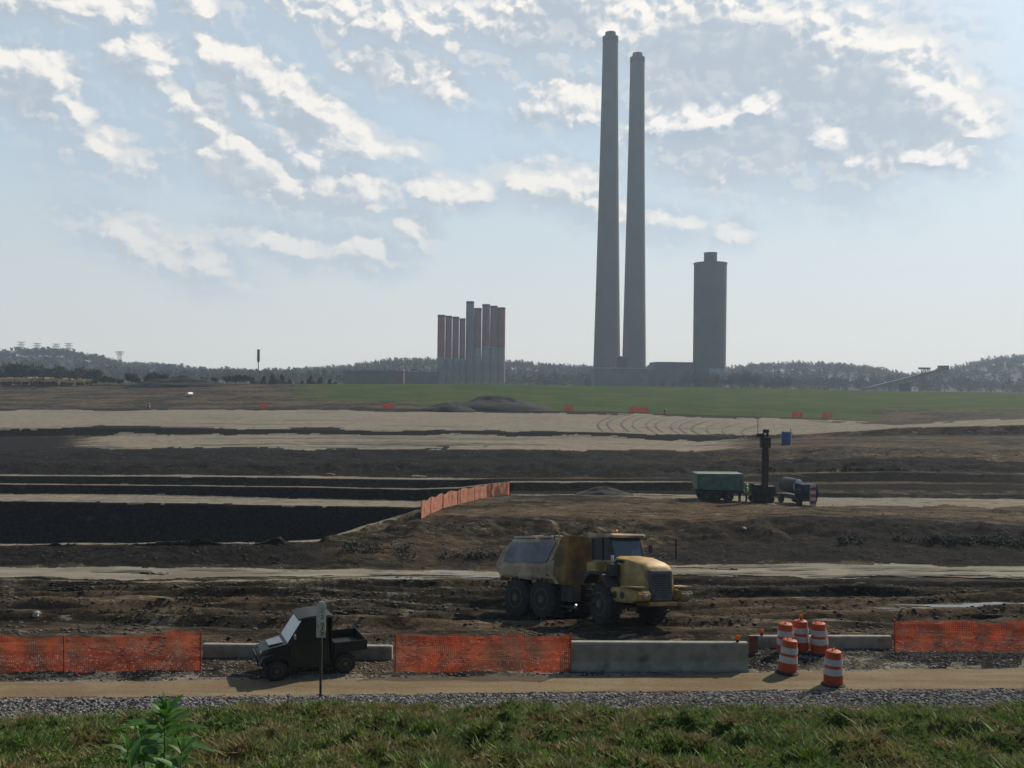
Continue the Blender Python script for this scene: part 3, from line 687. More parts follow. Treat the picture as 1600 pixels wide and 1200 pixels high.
# ------------------------------------------------------------------ orange netting
def netting(p0, p1, h, label, dens=.185, sag=0.05, wob=.04, pitch=.055, group='orange safety netting beside the road', posts=2, material=None, seed=0, base=0.02, name='safety_fence', hfun=None, posth=None):
    p0, p1 = Vector(p0), Vector(p1); d = (p1 - p0); L = d.length; d.normalize(); nrm = Vector((-d.y, d.x, 0))
    root = empty(name, p0, 0, label, 'safety fence', group)
    nx, nz_ = int(L / pitch), int(h / pitch)
    def S_(u, v):     # u along, v up 0..1
        hh = (h if hfun is None else h * hfun(u / L)) - sag * math.sin(math.pi * u / L)
        hh -= .05 * abs(math.sin(u * 1.3 + seed)) + .025 * math.sin(u * 4.1 + 2 * seed)
        off = wob * math.sin(u * 2.1 + seed) * (1 - .4 * v) + wob * .5 * math.sin(u * 5.3 + v * 3 + seed)
        z = base + v * hh
        return d * u + nrm * off + Vector((0, 0, z - d.z * 0))
    us = [L * i / nx for i in range(nx + 1)]; vs = [i / nz_ for i in range(nz_ + 1)]
    mb = MB(); hw = pitch * dens
    for u in us:
        pts = [(S_(max(u - hw, 0), v), S_(min(u + hw, L), v)) for v in vs[::2] + ([vs[-1]] if nz_ % 2 else [])]
        b0 = len(mb.v); mb.v += [p for pr in pts for p in pr]
        mb.f += [[b0 + 2 * k, b0 + 2 * k + 1, b0 + 2 * k + 3, b0 + 2 * k + 2] for k in range(len(pts) - 1)]
    dv = hw * .8 / h
    for v in vs:
        pts = [(S_(u, max(v - dv, 0)) + nrm * .002, S_(u, min(v + dv, 1)) + nrm * .002) for u in us[::2] + ([us[-1]] if nx % 2 else [])]
        b0 = len(mb.v); mb.v += [p for pr in pts for p in pr]
        mb.f += [[b0 + 2 * k, b0 + 2 * k + 1, b0 + 2 * k + 3, b0 + 2 * k + 2] for k in range(len(pts) - 1)]
    link_mesh('netting', mb.v, mb.f, material or M['netting'], root)
    for i in range(posts):
        u = L * i / (posts - 1); pt = S_(u, 0); tp = S_(u, 1)
        MB().tube([pt + Vector((0, 0, -.25)), tp + Vector((0, 0, (posth or .04)))], .022, 6).build('post', M['orange'] if posth is None else M['dark'], root)
    return root
netting(gp_(-120, 25.5), gp_(314, 26.0), 1.2, 'sagging orange netting at the far left of the road', sag=.2, wob=.05, seed=1, posts=3, base=-.02)
netting(gp_(617, 26.05), gp_(891, 26.2), 1.08, 'orange netting between the utility vehicle and the long concrete barrier', sag=.02, wob=.05, seed=2, base=.0)
netting(gp_(1397, 28.6), gp_(1700, 28.7), .98, 'orange netting at the right edge of the road behind the drums', sag=.08, wob=.05, seed=4, base=.02, hfun=lambda u: 1 + .12 * u)
rp = [hit(px, py) for px, py in [(658, 811), (676, 801), (700, 792), (730, 784), (762, 777), (796, 773)]]
root = empty('rim_fence', rp[0], 0, 'pale orange netting curving along the rim of the dark pit', 'safety fence')
mb = MB(); top = []; NU = 60
for i in range(NU + 1):
    f = i / NU * (len(rp) - 1); k = min(int(f), len(rp) - 2); p = rp[k].lerp(rp[k + 1], f - k) - rp[0]
    hh = 1.25 + .08 * math.sin(i * .8); o_ = .12 * math.sin(i * 1.1) + .07 * math.sin(i * 2.7)
    for v in range(5):
        mb.v.append(p + Vector((0, o_ * (1 + .6 * math.sin(v * 2 + i)), hh * v / 4 - .02)))
for i in range(NU):
    for v in range(4): mb.f.append([i * 5 + v, i * 5 + v + 1, i * 5 + v + 6, i * 5 + v + 5])
link_mesh('netting', mb.v, mb.f, M['pale_net'], root)
for i in range(0, NU + 1, 10):
    p = mb.v[i * 5]; MB().tube([p - Vector((0, .05, .3)), p + Vector((0, -.05, 1.35))], .03, 5).build('post', M['dark'], root)
far = [(407, 417, 632, 'small orange netting panel on the far left of the distant bank'),
       (598, 615, 631, 'orange netting panel on the bank left of the dark spoil heap'),
       (882, 895, 633, 'short orange netting panel right of the dark spoil heap'),
       (983, 1013, 636, 'longest of the orange netting panels on the distant bank'),
       (1238, 1254, 642, 'orange netting panel above the blue portable toilet'),
       (1285, 1299, 643, 'rightmost orange netting panel on the distant bank')]
for (x0, x1, py, lb) in far:
    D = 306; p = onground((x0 + x1) / 2, D); hw = (x1 - x0) / 2 / F * D
    netting(p + Vector((-hw, 0, 0)), p + Vector((hw, 0, 0)), 1.75, lb, dens=.42, sag=.1, wob=.03, pitch=.16, group='orange panels on the distant bank', base=.2)

# ------------------------------------------------------------------ traffic drums
def drum(loc, label, rz=0, tilt=0, seed=0, light=False):
    root = empty('traffic_drum', loc, rz, label, 'traffic drum', 'orange and white traffic drums on the road')
    root.rotation_euler = (0, tilt, rz)
    prof = [(.255, .05), (.255, .3), (.245, .31), (.245, .32), (.24, .5), (.232, .51), (.228, .69), (.22, .7), (.215, .86), (.2, .93), (.17, .95), (.02, .955)]
    MB().lathe(prof, 28).build('body', M['orange'], root, smooth=True)
    for z0, z1, r0, r1 in ((.32, .5, .258, .25), (.58, .75, .243, .232)):
        MB().lathe([(r0, z0), (r1, z1)], 28, cap=False).build('reflective_band', M['white'], root, smooth=True)
    MB().lathe([(.31, -.01), (.33, .02), (.31, .05), (.26, .07)], 24).build('rubber_base', M['rubber'], root, smooth=True)
    MB().tube([(-.1, 0, .94), (-.07, 0, 1.0), (.07, 0, 1.0), (.1, 0, .94)], .016, 6).build('handle', M['orange'], root)
    return root
def warning_light(loc, label, s=1):
    root = empty('warning_light', loc, 0, label, 'warning light', 'amber warning lights')
    MB().lathe([(.06 * s, 0), (.06 * s, .1 * s)], 12).build('battery_case', M['dark'], root)
    MB().lathe([(.03 * s, -.035 * s), (.09 * s, -.03 * s), (.1 * s, 0), (.09 * s, .03 * s), (.03 * s, .035 * s)], 16, (0, 0, .19 * s), 'y').build('lens', M['lens'], root, smooth=True)
    return root
drum(onground(1230, 26.35), 'front left drum of the five, leaning to the right on the tan road', .3, .09)
drum(onground(1302, 25.35), 'nearest traffic drum, standing alone on the tan road', .8, 0)
drum(onground(1227, 28.2), 'back row drum hidden behind the leaning front drum', 1.2, -.02)
drum(onground(1251, 28.5), 'middle drum of the back row carrying an amber light', 2.2, .02)
drum(onground(1281, 28.25), 'rightmost drum of the back row by the dark barrier', 2.9, .05)
warning_light(onground(1251, 28.5, .97), 'small amber light on top of the middle back drum', .6)
warning_light(a_.lerp(b_, .945) + Vector((0, 0, .8)), 'glowing amber light on the right end of the long concrete barrier', .75)
warning_light(onground(1190, 28.9, .37), 'yellow amber light on the dark barrier left of the drums', .7)
o = MB().box(-.14, .14, -.02, .02, 0, .56)
root = empty('vertical_panel', onground(1177, 28.2), .1, 'dull reddish brown marker panel beside the end of the long barrier', 'marker panel')
o.build('board', mat('dull_red_board', (.22, .07, .04), .8), root); MB().box(-.22, .22, -.18, .18, -.01, .05).build('foot', M['rubber'], root, .01)

# ------------------------------------------------------------------ road sign
sgn = onground(501, 23.9)
root = empty('road_sign', sgn, R(-4), 'narrow weathered vertical sign on a thin rusty post in front of the utility vehicle', 'road sign')
MB().prism_x([(0, 0), (0, 0)], 0, 0)
pm = MB(); pm.box(-.03, .03, -.008, .0, -.3, 2.38); pm.box(-.03, -.022, -.03, -.009, -.3, 2.38); pm.box(.022, .03, -.03, -.009, -.3, 2.38)
pm.build('post', M['post'], root)
pn = MB(); pn.prism_x([(-.04, 1.55), (-.035, 1.55), (-.035, 2.42), (-.04, 2.42)], -.125, .125)
pnl = pn.build('sign_panel', M['signmetal'], root)
MB().box(-.105, .105, -.0432, -.0402, 1.58, 1.95).build('tan_patch', M['signpatch'], pnl)
def stroke(pts, r, parent):
    mm = MB()
    for a, b2 in zip(pts[:-1], pts[1:]):
        dx, dz = b2[0] - a[0], b2[1] - a[1]; L = math.hypot(dx, dz); nx_, nz2 = -dz / L * r, dx / L * r
        mm.add([(a[0] - nx_, -.0465, a[1] - nz2), (b2[0] - nx_, -.0465, b2[1] - nz2), (b2[0] + nx_, -.0465, b2[1] + nz2), (a[0] + nx_, -.0465, a[1] + nz2)], [[0, 1, 2, 3]])
    return mm.build('lettering', M['signmark'], parent)
stroke([(-.01, 1.9), (.05, 1.91), (.07, 1.87), (.02, 1.82), (.06, 1.77), (.01, 1.74)], .012, pnl)
stroke([(-.02, 1.71), (.03, 1.66), (.07, 1.7), (.06, 1.63), (.0, 1.62)], .012, pnl)
stroke([(-.01, 2.03), (.05, 2.04), (.05, 2.12), (-.01, 2.11)], .01, pnl)
cp = MB(); cp.box(-.07, .07, -.02, .02, 2.42, 2.47); cp.build('cap', M['tarpw'], root, .01)

# ------------------------------------------------------------------ wheels
def wheel(c, r, w_, parent, side=-1, lug=18):
    """wheel with tyre and rim, axle along y"""
    ty = MB()
    ty.lathe([(r * .56, -w_ / 2), (r * .85, -w_ / 2), (r * .96, -w_ * .4), (r, -w_ * .2), (r, w_ * .2), (r * .96, w_ * .4), (r * .85, w_ / 2), (r * .56, w_ / 2)], 36, c, 'y')
    for k in range(lug):
        for s_ in (-1, 1):
            a = 2 * math.pi * (k + (.5 if s_ > 0 else 0)) / lug; Mk = ty.M
            ty.M = Mk @ Matrix.Translation(c) @ Matrix.Rotation(a, 4, 'Y')
            ty.box(-.05 * r, .05 * r, min(0, s_ * w_ * .48), max(0, s_ * w_ * .48), r * .93, r * 1.045); ty.M = Mk
    wh = ty.build('wheel', M['rubber'], parent, smooth=True)
    rm = MB(); y0 = side * w_ / 2
    rm.lathe([(r * .57, -w_ * .47), (r * .57, w_ * .47)], 28, c, 'y')
    rm.lathe([(r * .56, 0), (r * .5, side * .01), (r * .44, -side * w_ * .14), (r * .22, -side * w_ * .12), (r * .2, side * w_ * .04), (r * .05, side * w_ * .06)], 28, (c[0], c[1] + y0 * .99, c[2]), 'y')
    for k in range(8):
        a = k * math.pi / 4; rm.box(c[0] + r * .33 * math.cos(a) - .02, c[0] + r * .33 * math.cos(a) + .02, c[1] + y0 * .7 - .06, c[1] + y0 * .8 + .02, c[2] + r * .33 * math.sin(a) - .02, c[2] + r * .33 * math.sin(a) + .02)
    rm.build('rim', M['rimm'], wh, smooth=True)
    return wh

# ------------------------------------------------------------------ articulated water truck
TD = 35.6
tloc = onground(943, 37.3); tloc.z = -1.17
TH_R, TH_T = R(50), R(60)
tr_ = empty('water_truck', tloc, -TH_R, 'yellow six wheeled articulated water truck with tan tank on the muddy yard', 'truck')
tr_.rotation_euler = (Matrix.Rotation(R(-10.5), 4, 'X') @ Matrix.Rotation(-TH_R, 4, 'Z')).to_euler()
tr_.location.z = -1.45
# rear frame and tank
fr = MB(); fr.box(-4.7, -.3, -.45, .45, .85, 1.25); fr.box(-1.0, 0.1, -.3, .3, .7, 1.1); fr.box(-4.0, -3.7, -.9, .9, .7, .95); fr.box(-2.4, -2.1, -.9, .9, .7, .95)
fr.build('rear_frame', M['dark'], tr_, .02)
WT = 1.36
tk = MB()
# tank cross-section lofted from back to front; sides lean in towards the top
def sec(x, zb, zt, wb, wt): return [(x, -wb, zb), (x, -WT if wb > 1 else -wb, zb + (zt - zb) * .3), (x, -wt, zt - .08), (x, -wt + .1, zt), (x, wt - .1, zt), (x, wt, zt - .08), (x, WT if wb > 1 else wb, zb + (zt - zb) * .3), (x, wb, zb)]
tk.loft([sec(-5.25, 1.9, 2.35, 1.3, 1.3), sec(-4.95, 1.62, 2.8, 1.32, 1.25), sec(-4.4, 1.6, 3.25, 1.33, 1.15), sec(-1.5, 1.5, 3.3, 1.33, 1.12)])
tank = tk.build('tank', M['cream'], tr_, .03)
# blue-grey recessed side panels
for s_ in (-1, 1):
    pm = MB()
    q4 = [(-4.75, WT - .035, 2.28), (-2.0, WT - .035, 2.28), (-1.55, 1.175, 3.1), (-4.35, 1.19, 3.1)]
    pm.add([(x, s_ * (y + .03), z) for x, y, z in q4] + [(x, s_ * (y - .1), z) for x, y, z in q4], [[0, 1, 2, 3], [7, 6, 5, 4], [0, 4, 5, 1], [1, 5, 6, 2], [2, 6, 7, 3], [3, 7, 4, 0]])
    pm.build('side_panel', M['bluegrey'], tr_)
# front of the tank: amber headboard with slanted cheeks
hb = MB()
hb.loft([[(-2.15, -1.39, 1.5), (-2.15, 1.39, 1.5), (-1.2, 1.2, 3.32), (-1.2, -1.2, 3.32)],
         [(-.9, -1.3, 1.4), (-.9, 1.3, 1.4), (-.75, 1.2, 3.36), (-.75, -1.2, 3.36)],
         [(-.62, -1.0, 1.4), (-.62, 1.0, 1.4), (-.5, 1.05, 3.36), (-.5, -1.05, 3.36)]])
hb.build('headboard', M['amber'], tr_, .02)
for x0, x1, yy_, rr in ((-4.3, -2.95, -1.02, .05), (-2.7, -1.9, -1.02, .05), (-4.3, -1.9, 1.02, .05)):
    MB().box(x0, x1, yy_ - .11, yy_ + .11, 3.29, 3.37).build('walkway', M['white'], tr_, .015)
for x, y in ((-4.0, 0), (-2.9, .1)):
    MB().lathe([(.3, 0), (.3, .12), (.22, .16)], 16, (x, y, 3.26)).build('hatch', M['amber'], tr_, smooth=True)
MB().tube([(-1.75, -1.05, 2.9), (-1.75, -1.1, 3.3), (-1.68, -1.1, 3.5), (-1.5, -1.1, 3.52), (-1.42, -1.08, 3.38)], .03, 8).build('hose_hook', M['dark'], tr_, smooth=True)
lr = MB(); lr.tube([(-.95, -1.2, 3.34), (-.95, -1.2, 3.5), (-.55, -1.1, 3.5)], .02); MB().tube([(-1.3, .2, 3.2), (-1.3, .2, 3.5)], .03).build('vent_pipe', M['amber'], tr_)
lr.build('pipework', M['amber'], tr_)
# mudguards over the rear wheels
for s_ in (-1, 1):
    gd = MB(); gd.prism_y([(-5.0, 1.5), (-4.75, 1.78), (-1.45, 1.72), (-1.2, 1.45), (-1.28, 1.43), (-1.5, 1.64), (-4.7, 1.7), (-4.93, 1.46)], s_ * .85, s_ * 1.42)
    gd.build('mudguard', M['cream'], tr_)
for x in (-3.85, -2.2):
    for s_ in (-1, 1): wheel((x, s_ * 1.12, .8), .8, .58, tr_, s_)
    MB().lathe([(.14, -1.0), (.14, 1.0)], 12, (x, 0, .8), 'y').build('axle', M['dark'], tr_, smooth=True)
# spray bar and low box behind the front wheel
sb = MB(); sb.box(-1.3, -.55, -1.15, -.7, .75, 1.4); sb.tube([(-1.0, -1.2, .55), (-.2, -1.2, .5)], .05); sb.build('side_box', M['dark'], tr_, .03)
MB().lathe([(.07, -.03), (.07, .03)], 12, (-.35, -1.22, .62), 'y').build('reflector', M['chrome'], tr_)
# hitch
MB().lathe([(.25, .6), (.25, 1.3)], 16).build('hitch', M['dark'], tr_, smooth=True)
# tractor half, turned a little further towards the road
T = Matrix.Rotation(-(TH_T - TH_R), 4, 'Z')
def tp(mb_, name, mt, bevel=0, smooth=False, parent=tr_):
    return mb_.build(name, mt, parent, bevel, smooth)
def TMB(): m_ = MB(); m_.M = T.copy(); return m_
x = TMB(); x.box(0, 3.3, -.45, .45, .75, 1.25); x.box(1.5, 1.9, -.95, .95, .65, .9); tp(x, 'front_frame', M['dark'], .02)
# hood (slopes down to the grille)
hd = TMB()
def hs_(xx_, zb, zt, wb, wt, cr): return [(xx_, -wb, zb), (xx_, -wb, zt - .35), (xx_, -wt, zt - cr), (xx_, -wt + .25, zt), (xx_, wt - .25, zt), (xx_, wt, zt - cr), (xx_, wb, zt - .35), (xx_, wb, zb)]
hd.loft([hs_(1.75, 1.5, 2.6, .8, .74, .08), hs_(2.6, 1.42, 2.54, .79, .72, .09), hs_(3.4, 1.2, 2.36, .74, .66, .12), hs_(3.6, 1.1, 2.12, .68, .6, .12)])
hood = tp(hd, 'hood', M['yellow'], .03, True)
gl = TMB()
gl.loft([[(3.5, -.54, .98), (3.5, .54, .98), (3.5, .6, 2.12), (3.5, -.6, 2.12)], [(3.78, -.42, 1.0), (3.78, .42, 1.0), (3.72, .5, 2.08), (3.72, -.5, 2.08)]])
gro = tp(gl, 'grille', M['grille'], .03)
sg = TMB()
for k in range(11): sg.box(3.74, 3.80, -.4, .4, 1.1 + k * .085, 1.12 + k * .085)
tp(sg, 'grille_bars', M['dark'], parent=gro)
# bumper wings either side of the grille and a low beam between them
for s_ in (-1, 1):
    bm_ = TMB(); bm_.prism_y([(2.2, .9), (3.55, .92), (3.95, 1.04), (3.98, 1.3), (3.62, 1.4), (2.2, 1.46)], min(s_ * .68, s_ * 1.3), max(s_ * .68, s_ * 1.3))
    tp(bm_, 'bumper_wing', M['yellow'], .05)
bm_ = TMB(); bm_.box(3.0, 3.80, -.675, .675, .8, .96); tp(bm_, 'bumper', M['yellow'], .04)
for s_ in (-1, 1): dk = TMB(); dk.box(2.95, 3.9, min(s_ * 1.38, s_ * .86), max(s_ * 1.38, s_ * .86), 1.47, 1.51); tp(dk, 'front_step', M['cream'], .015)
for y in (-.98, .98):
    hl = TMB(); hl.lathe([(.1, 0), (.1, .03), (.02, .05)], 16, (3.955, y, 1.2), 'x'); tp(hl, 'headlight', M['chrome'], 0, True)
# side lamps recessed in the bumper
for xk in (2.55, 3.0):
    sl2 = TMB(); sl2.lathe([(.13, .03), (.13, -.015), (.05, -.02)], 18, (xk, -1.3, 1.18), 'y'); tp(sl2, 'side_lamp', M['dark'], 0, True)
# fenders
fd = TMB()
for s_ in (-1, 1): fd.prism_y([(.55, 1.55), (.75, 1.9), (1.05, 2.02), (1.75, 2.0), (2.05, 1.82), (2.3, 1.42), (2.2, 1.4), (1.95, 1.74), (1.7, 1.88), (1.1, 1.9), (.85, 1.8), (.65, 1.52)], s_ * .8, s_ * 1.42)
tp(fd, 'fender', M['dark'])
fb = TMB(); fb.box(.75, 1.45, -1.36, -.8, 1.92, 2.35); tp(fb, 'side_locker', M['yellow'], .05)
af = TMB(); af.lathe([(.19, 0), (.2, .25), (.2, .42), (.12, .46)], 18, (2.1, -1.0, 1.85)); af.tube([(2.1, -1.0, 2.28), (2.2, -.9, 2.42), (2.4, -.75, 2.4)], .07, 8); tp(af, 'air_filter', M['dark'], 0, True)
xp = TMB(); xp.tube([(2.0, -1.0, 2.35), (1.97, -.98, 2.62)], .06, 8); tp(xp, 'exhaust', M['chrome'], 0, True)
# cab
cb = TMB(); cb.prism_y([(.25, 1.3), (1.85, 1.3), (1.95, 2.2), (1.85, 2.45), (.25, 2.45)], -.78, .78); cab = tp(cb, 'cab', M['yellow'], .04)
for xs, zs, ys in (((.32, .32), (2.4, 3.3), -.74), ((.32, .32), (2.4, 3.3), .74), ((1.02, 1.02), (2.4, 3.3), -.745), ((1.8, 1.45), (2.42, 3.32), -.72), ((1.8, 1.45), (2.42, 3.32), .72)):
    pl_ = TMB(); pl_.tube([(xs[0], ys, zs[0]), (xs[1], ys, zs[1])], .05, 6); tp(pl_, 'pillar', M['dark'], parent=cab)
wsn = TMB(); wsn.add([(1.8, -.7, 2.42), (1.8, .7, 2.42), (1.5, .7, 3.3), (1.5, -.7, 3.3), (1.76, -.7, 2.42), (1.76, .7, 2.42), (1.46, .7, 3.3), (1.46, -.7, 3.3)], [[0, 1, 2, 3], [7, 6, 5, 4], [0, 4, 5, 1], [2, 6, 7, 3], [0, 3, 7, 4], [1, 5, 6, 2]]); tp(wsn, 'windscreen', M['glass'], parent=tr_)
for s_ in (-1, 1):
    sw = TMB(); sw.prism_y([(.36, 2.43), (1.72, 2.43), (1.42, 3.28), (.36, 3.28)], s_ * .72, s_ * .745); tp(sw, 'side_window', M['glass_side'])
rw = TMB(); rw.box(.3, .33, -.7, .7, 2.46, 3.28); tp(rw, 'rear_window', M['glass'])
rf = TMB(); rf.prism_y([(.1, 3.28), (1.72, 3.3), (1.78, 3.36), (1.7, 3.46), (.12, 3.48)], -.84, .84); tp(rf, 'roof', M['cream'], .04, True)
bc = TMB(); bc.lathe([(.07, 0), (.07, .12), (.03, .16)], 12, (.5, .3, 3.47)); tp(bc, 'beacon', M['lens'], 0, True)
for s_ in (-1, 1):
    mi = TMB(); mi.tube([(1.75, s_ * .8, 2.9), (1.85, s_ * .98, 2.95)], .02); mi.box(1.82, 1.87, s_ * .98 - .08, s_ * .98 + .08, 2.72, 3.02); tp(mi, 'mirror', M['dark'], .01)
wp = TMB(); wp.tube([(1.83, -.1, 2.48), (1.72, .25, 2.8)], .012); wp.box(1.84, 1.9, -.3, .3, 2.44, 2.5); tp(wp, 'wiper', M['chrome'])
ld = TMB()
for k in range(3): ld.box(.9, 1.35, -1.5, -1.38, .75 + k * .32, .79 + k * .32)
tp(ld, 'steps', M['dark'])
for s_ in (-1, 1):
    # front wheels, each built in place round the turned axle
    ty = wheel((0, 0, 0), .8, .58, tr_, s_)
    Mw = T @ Matrix.Translation((1.7, s_ * 1.12, .8))
    ty.location = Mw.to_translation(); ty.rotation_euler = (0, 0, -(TH_T - TH_R) - R(4))

# ------------------------------------------------------------------ utility vehicle
ut = onground(480, 26.1)
U = empty('utility_vehicle', ut, R(180 + 23), 'black and dark green utility vehicle with cab and cargo bed on the road', 'utility vehicle')
U.scale = (.93, .93, .83)
r_ = .33
for x, y in ((1.02, .6), (1.02, -.6), (-1.0, .6), (-1.0, -.6)): wheel((x, y, r_), r_, .26, U, 1 if y > 0 else -1, 16)
c = MB(); c.box(-1.3, 1.3, -.4, .4, .3, .46); c.box(-.72, .72, -.62, .62, .36, .44); c.build('chassis', M['black'], U, .02)
f_ = MB()
f_.loft([[(1.5, -.42, .5), (1.5, .42, .5), (1.48, .38, .86), (1.48, -.38, .86)], [(1.38, -.62, .62), (1.38, .62, .62), (1.3, .55, 1.0), (1.3, -.55, 1.0)], [(.62, -.68, .62), (.62, .68, .62), (.62, .64, 1.16), (.62, -.64, 1.16)]])
f_.build('front_body', M['green_dark'], U, .05, True)
for s_ in (-1, 1):
    ff = MB(); ff.prism_y([(1.5, .62), (1.4, .82), (1.05, .9), (.72, .84), (.56, .55), (.6, .42), (.66, .5), (.78, .74), (1.03, .79), (1.34, .72), (1.44, .58)], s_ * .5, s_ * .74); ff.build('fender', M['black'], U)
    dr = MB(); dr.prism_y([(.62, .42), (.66, 1.15), (.5, 1.2), (-.5, 1.2), (-.55, .42)], s_ * .64, s_ * .69); dr.build('door', M['green_dark'], U, .018)
    dw = MB(); dw.prism_y([(.58, 1.2), (.3, 1.86), (-.48, 1.88), (-.5, 1.2)], s_ * .645, s_ * .665); dw.build('door_window', glass('tinted_plastic' , (.012, .014, .014), .3, .3), U)
    hl = MB(); hl.lathe([(.09, 0), (.08, .04)], 14, (1.42, s_ * .42, .86), 'x'); hl.build('headlight', M['chrome'], U, smooth=True)
for s_ in (-1, 1):
    cg = MB(); cg.tube([(.66, s_ * .66, 1.1), (.26, s_ * .62, 1.9), (-.55, s_ * .62, 1.92), (-.62, s_ * .66, .6)], .035, 8); cg.build('cab_frame', M['black'], U, smooth=True)
ws_ = MB(); ws_.add([(.7, -.58, 1.17), (.7, .58, 1.17), (.3, .56, 1.86), (.3, -.56, 1.86), (.67, -.58, 1.15), (.67, .58, 1.15), (.27, .56, 1.84), (.27, -.56, 1.84)], [[0, 1, 2, 3], [7, 6, 5, 4], [0, 4, 5, 1], [2, 6, 7, 3], [0, 3, 7, 4], [1, 5, 6, 2]])
ws_.build('windscreen', M['glass_sky'], U)
MB().prism_y([(-.68, 1.88), (.42, 1.88), (.3, 1.96), (-.1, 2.0), (-.6, 1.97)], -.64, .64).build('roof', M['black'], U, .035, True)
MB().box(-.62, -.58, -.6, .6, .5, 1.88).build('rear_panel', M['black'], U)
st_ = MB(); st_.box(-.5, -.05, -.55, .55, .5, .78); st_.box(-.56, -.4, -.55, .55, .78, 1.3); st_.build('seat', M['black'], U, .04)
sw_ = MB(); sw_.lathe([(.16, 0), (.16, .02)], 16, (.3, .28, 1.1), 'x'); sw_.build('steering_wheel', M['black'], U)
bd = MB(); bd.M = Matrix.Translation((0, 0, -.07)); bd.box(-1.6, -.68, -.68, .68, .82, .87)
for y0, y1 in ((-.71, -.67), (.67, .71)): bd.box(-1.62, -.68, y0, y1, .8, 1.14)
bd.box(-1.66, -1.62, -.71, .71, .8, 1.14); bd.box(-.7, -.66, -.71, .71, .8, 1.14)
bd.build('cargo_bed', M['black'], U, .012)
for s_ in (-1, 1):
    rfd = MB(); rfd.prism_y([(-.6, .55), (-.68, .78), (-1.5, .8), (-1.5, .74), (-.74, .72), (-.66, .5)], s_ * .42, s_ * .72); rfd.build('rear_fender', M['black'], U)
bl = MB(); bl.tube([(1.5, -.35, .45), (1.56, -.35, .8), (1.56, .35, .8), (1.5, .35, .45)], .025, 8); bl.tube([(1.55, -.3, .6), (1.55, .3, .6)], .02); bl.build('bull_bar', M['black'], U, smooth=True)
hd2 = MB(); hd2.loft([[(1.2, -.3, 1.06), (1.2, .3, 1.06), (1.2, .3, 1.075), (1.2, -.3, 1.075)], [(.8, -.35, 1.13), (.8, .35, 1.13), (.8, .35, 1.15), (.8, -.35, 1.15)]]); hd2.build('hood_panel', glass('glossy_black_panel', (.03, .035, .035), .2, .8), U)
mm_ = MB(); mm_.tube([(.5, .68, 1.4), (.52, .8, 1.45)], .015); mm_.box(.5, .54, .78, .9, 1.36, 1.5); mm_.build('mirror', M['chrome'], U)

# ------------------------------------------------------------------ drilling group
def person(loc, rz, label):
    root = empty('person', loc, rz, label, 'person')
    bm = bmesh.new(); pts = {}; sk = bm.verts.layers.skin.new()
    def v(n_, p, r): pts[n_] = bm.verts.new(p); pts[n_][sk].radius = (r, r)
    v('pel', (0, 0, .95), .15); v('che', (0, 0, 1.3), .17); v('nk', (0, -.01, 1.5), .06); v('hd', (0, -.03, 1.6), .09); v('ht', (0, -.03, 1.7), .075)
    for s_, n_ in ((-1, 'l'), (1, 'r')):
        v(n_ + 'hp', (s_ * .09, 0, .9), .1); v(n_ + 'kn', (s_ * .11, -.02, .5), .07); v(n_ + 'an', (s_ * .12, .02, .08), .05); v(n_ + 'to', (s_ * .13, -.14, .04), .045)
        v(n_ + 'sh', (s_ * .19, 0, 1.42), .07); v(n_ + 'el', (s_ * .27, -.03, 1.15), .05); v(n_ + 'wr', (s_ * .22, -.2, 1.0), .035); v(n_ + 'ha', (s_ * .2, -.27, .97), .035)
    ed = [('pel', 'che'), ('che', 'nk'), ('nk', 'hd'), ('hd', 'ht')]
    for n_ in 'lr': ed += [('pel', n_ + 'hp'), (n_ + 'hp', n_ + 'kn'), (n_ + 'kn', n_ + 'an'), (n_ + 'an', n_ + 'to'), ('che', n_ + 'sh'), (n_ + 'sh', n_ + 'el'), (n_ + 'el', n_ + 'wr'), (n_ + 'wr', n_ + 'ha')]
    for a, b2 in ed: bm.edges.new((pts[a], pts[b2]))
    me = bpy.data.meshes.new('body'); bm.to_mesh(me); bm.free()
    me.skin_vertices[0].data[0].use_root = True
    o = bpy.data.objects.new('body', me); C.objects.link(o); o.parent = root; me.materials.append(M['navy'])
    o.modifiers.new('skin', 'SKIN').use_smooth_shade = True; o.modifiers.new('sub', 'SUBSURF').levels = 1
    rg = []
    for z, a, b2 in ((.92, .2, .15), (1.1, .2, .16), (1.3, .24, .19), (1.46, .22, .14), (1.5, .1, .09)):
        rg.append([(a * math.cos(k * math.pi / 6), b2 * math.sin(k * math.pi / 6), z) for k in range(12)])
    MB().loft(rg).build('vest', M['vest'], root, smooth=True)
    MB().lathe([(.16, 0), (.125, .02), (.115, .09), (.06, .14)], 14, (0, -.03, 1.68)).build('hard_hat', M['hardhat'], root, smooth=True)
    return root
DR = 86.5
person(onground(1166, DR - 1.8), R(60), 'worker in a lime green vest and navy trousers beside the drill rig')
g_ = onground(1120, DR)
root = empty('box_trailer', g_, R(3), 'pale green box trailer on dark wheels left of the drill rig', 'trailer')
root.scale = (.96, .96, .86)
MB().loft([[(-2.15, -1.1, 1.25), (2.3, -1.1, 1.15), (2.3, 1.1, 1.15), (-2.15, 1.1, 1.25)], [(-2.25, -1.15, 2.95), (2.3, -1.15, 2.95), (2.3, 1.15, 2.95), (-2.25, 1.15, 2.95)]]).build('box', M['green_box'], root, .05)
rb = MB()
for k in range(7): rb.box(-2.0 + k * .68, -1.95 + k * .68, -1.18, -1.1, 1.3, 2.9)
rb.build('ribs', M['green_box'], root)
MB().box(-2.3, 2.5, -1.0, 1.0, .85, 1.14).build('chassis', M['dark'], root, .03)
for x in (-1.3, -.3, .9): 
    for s_ in (-1, 1): wheel((x, s_ * .85, .5), .5, .34, root, s_, 10)
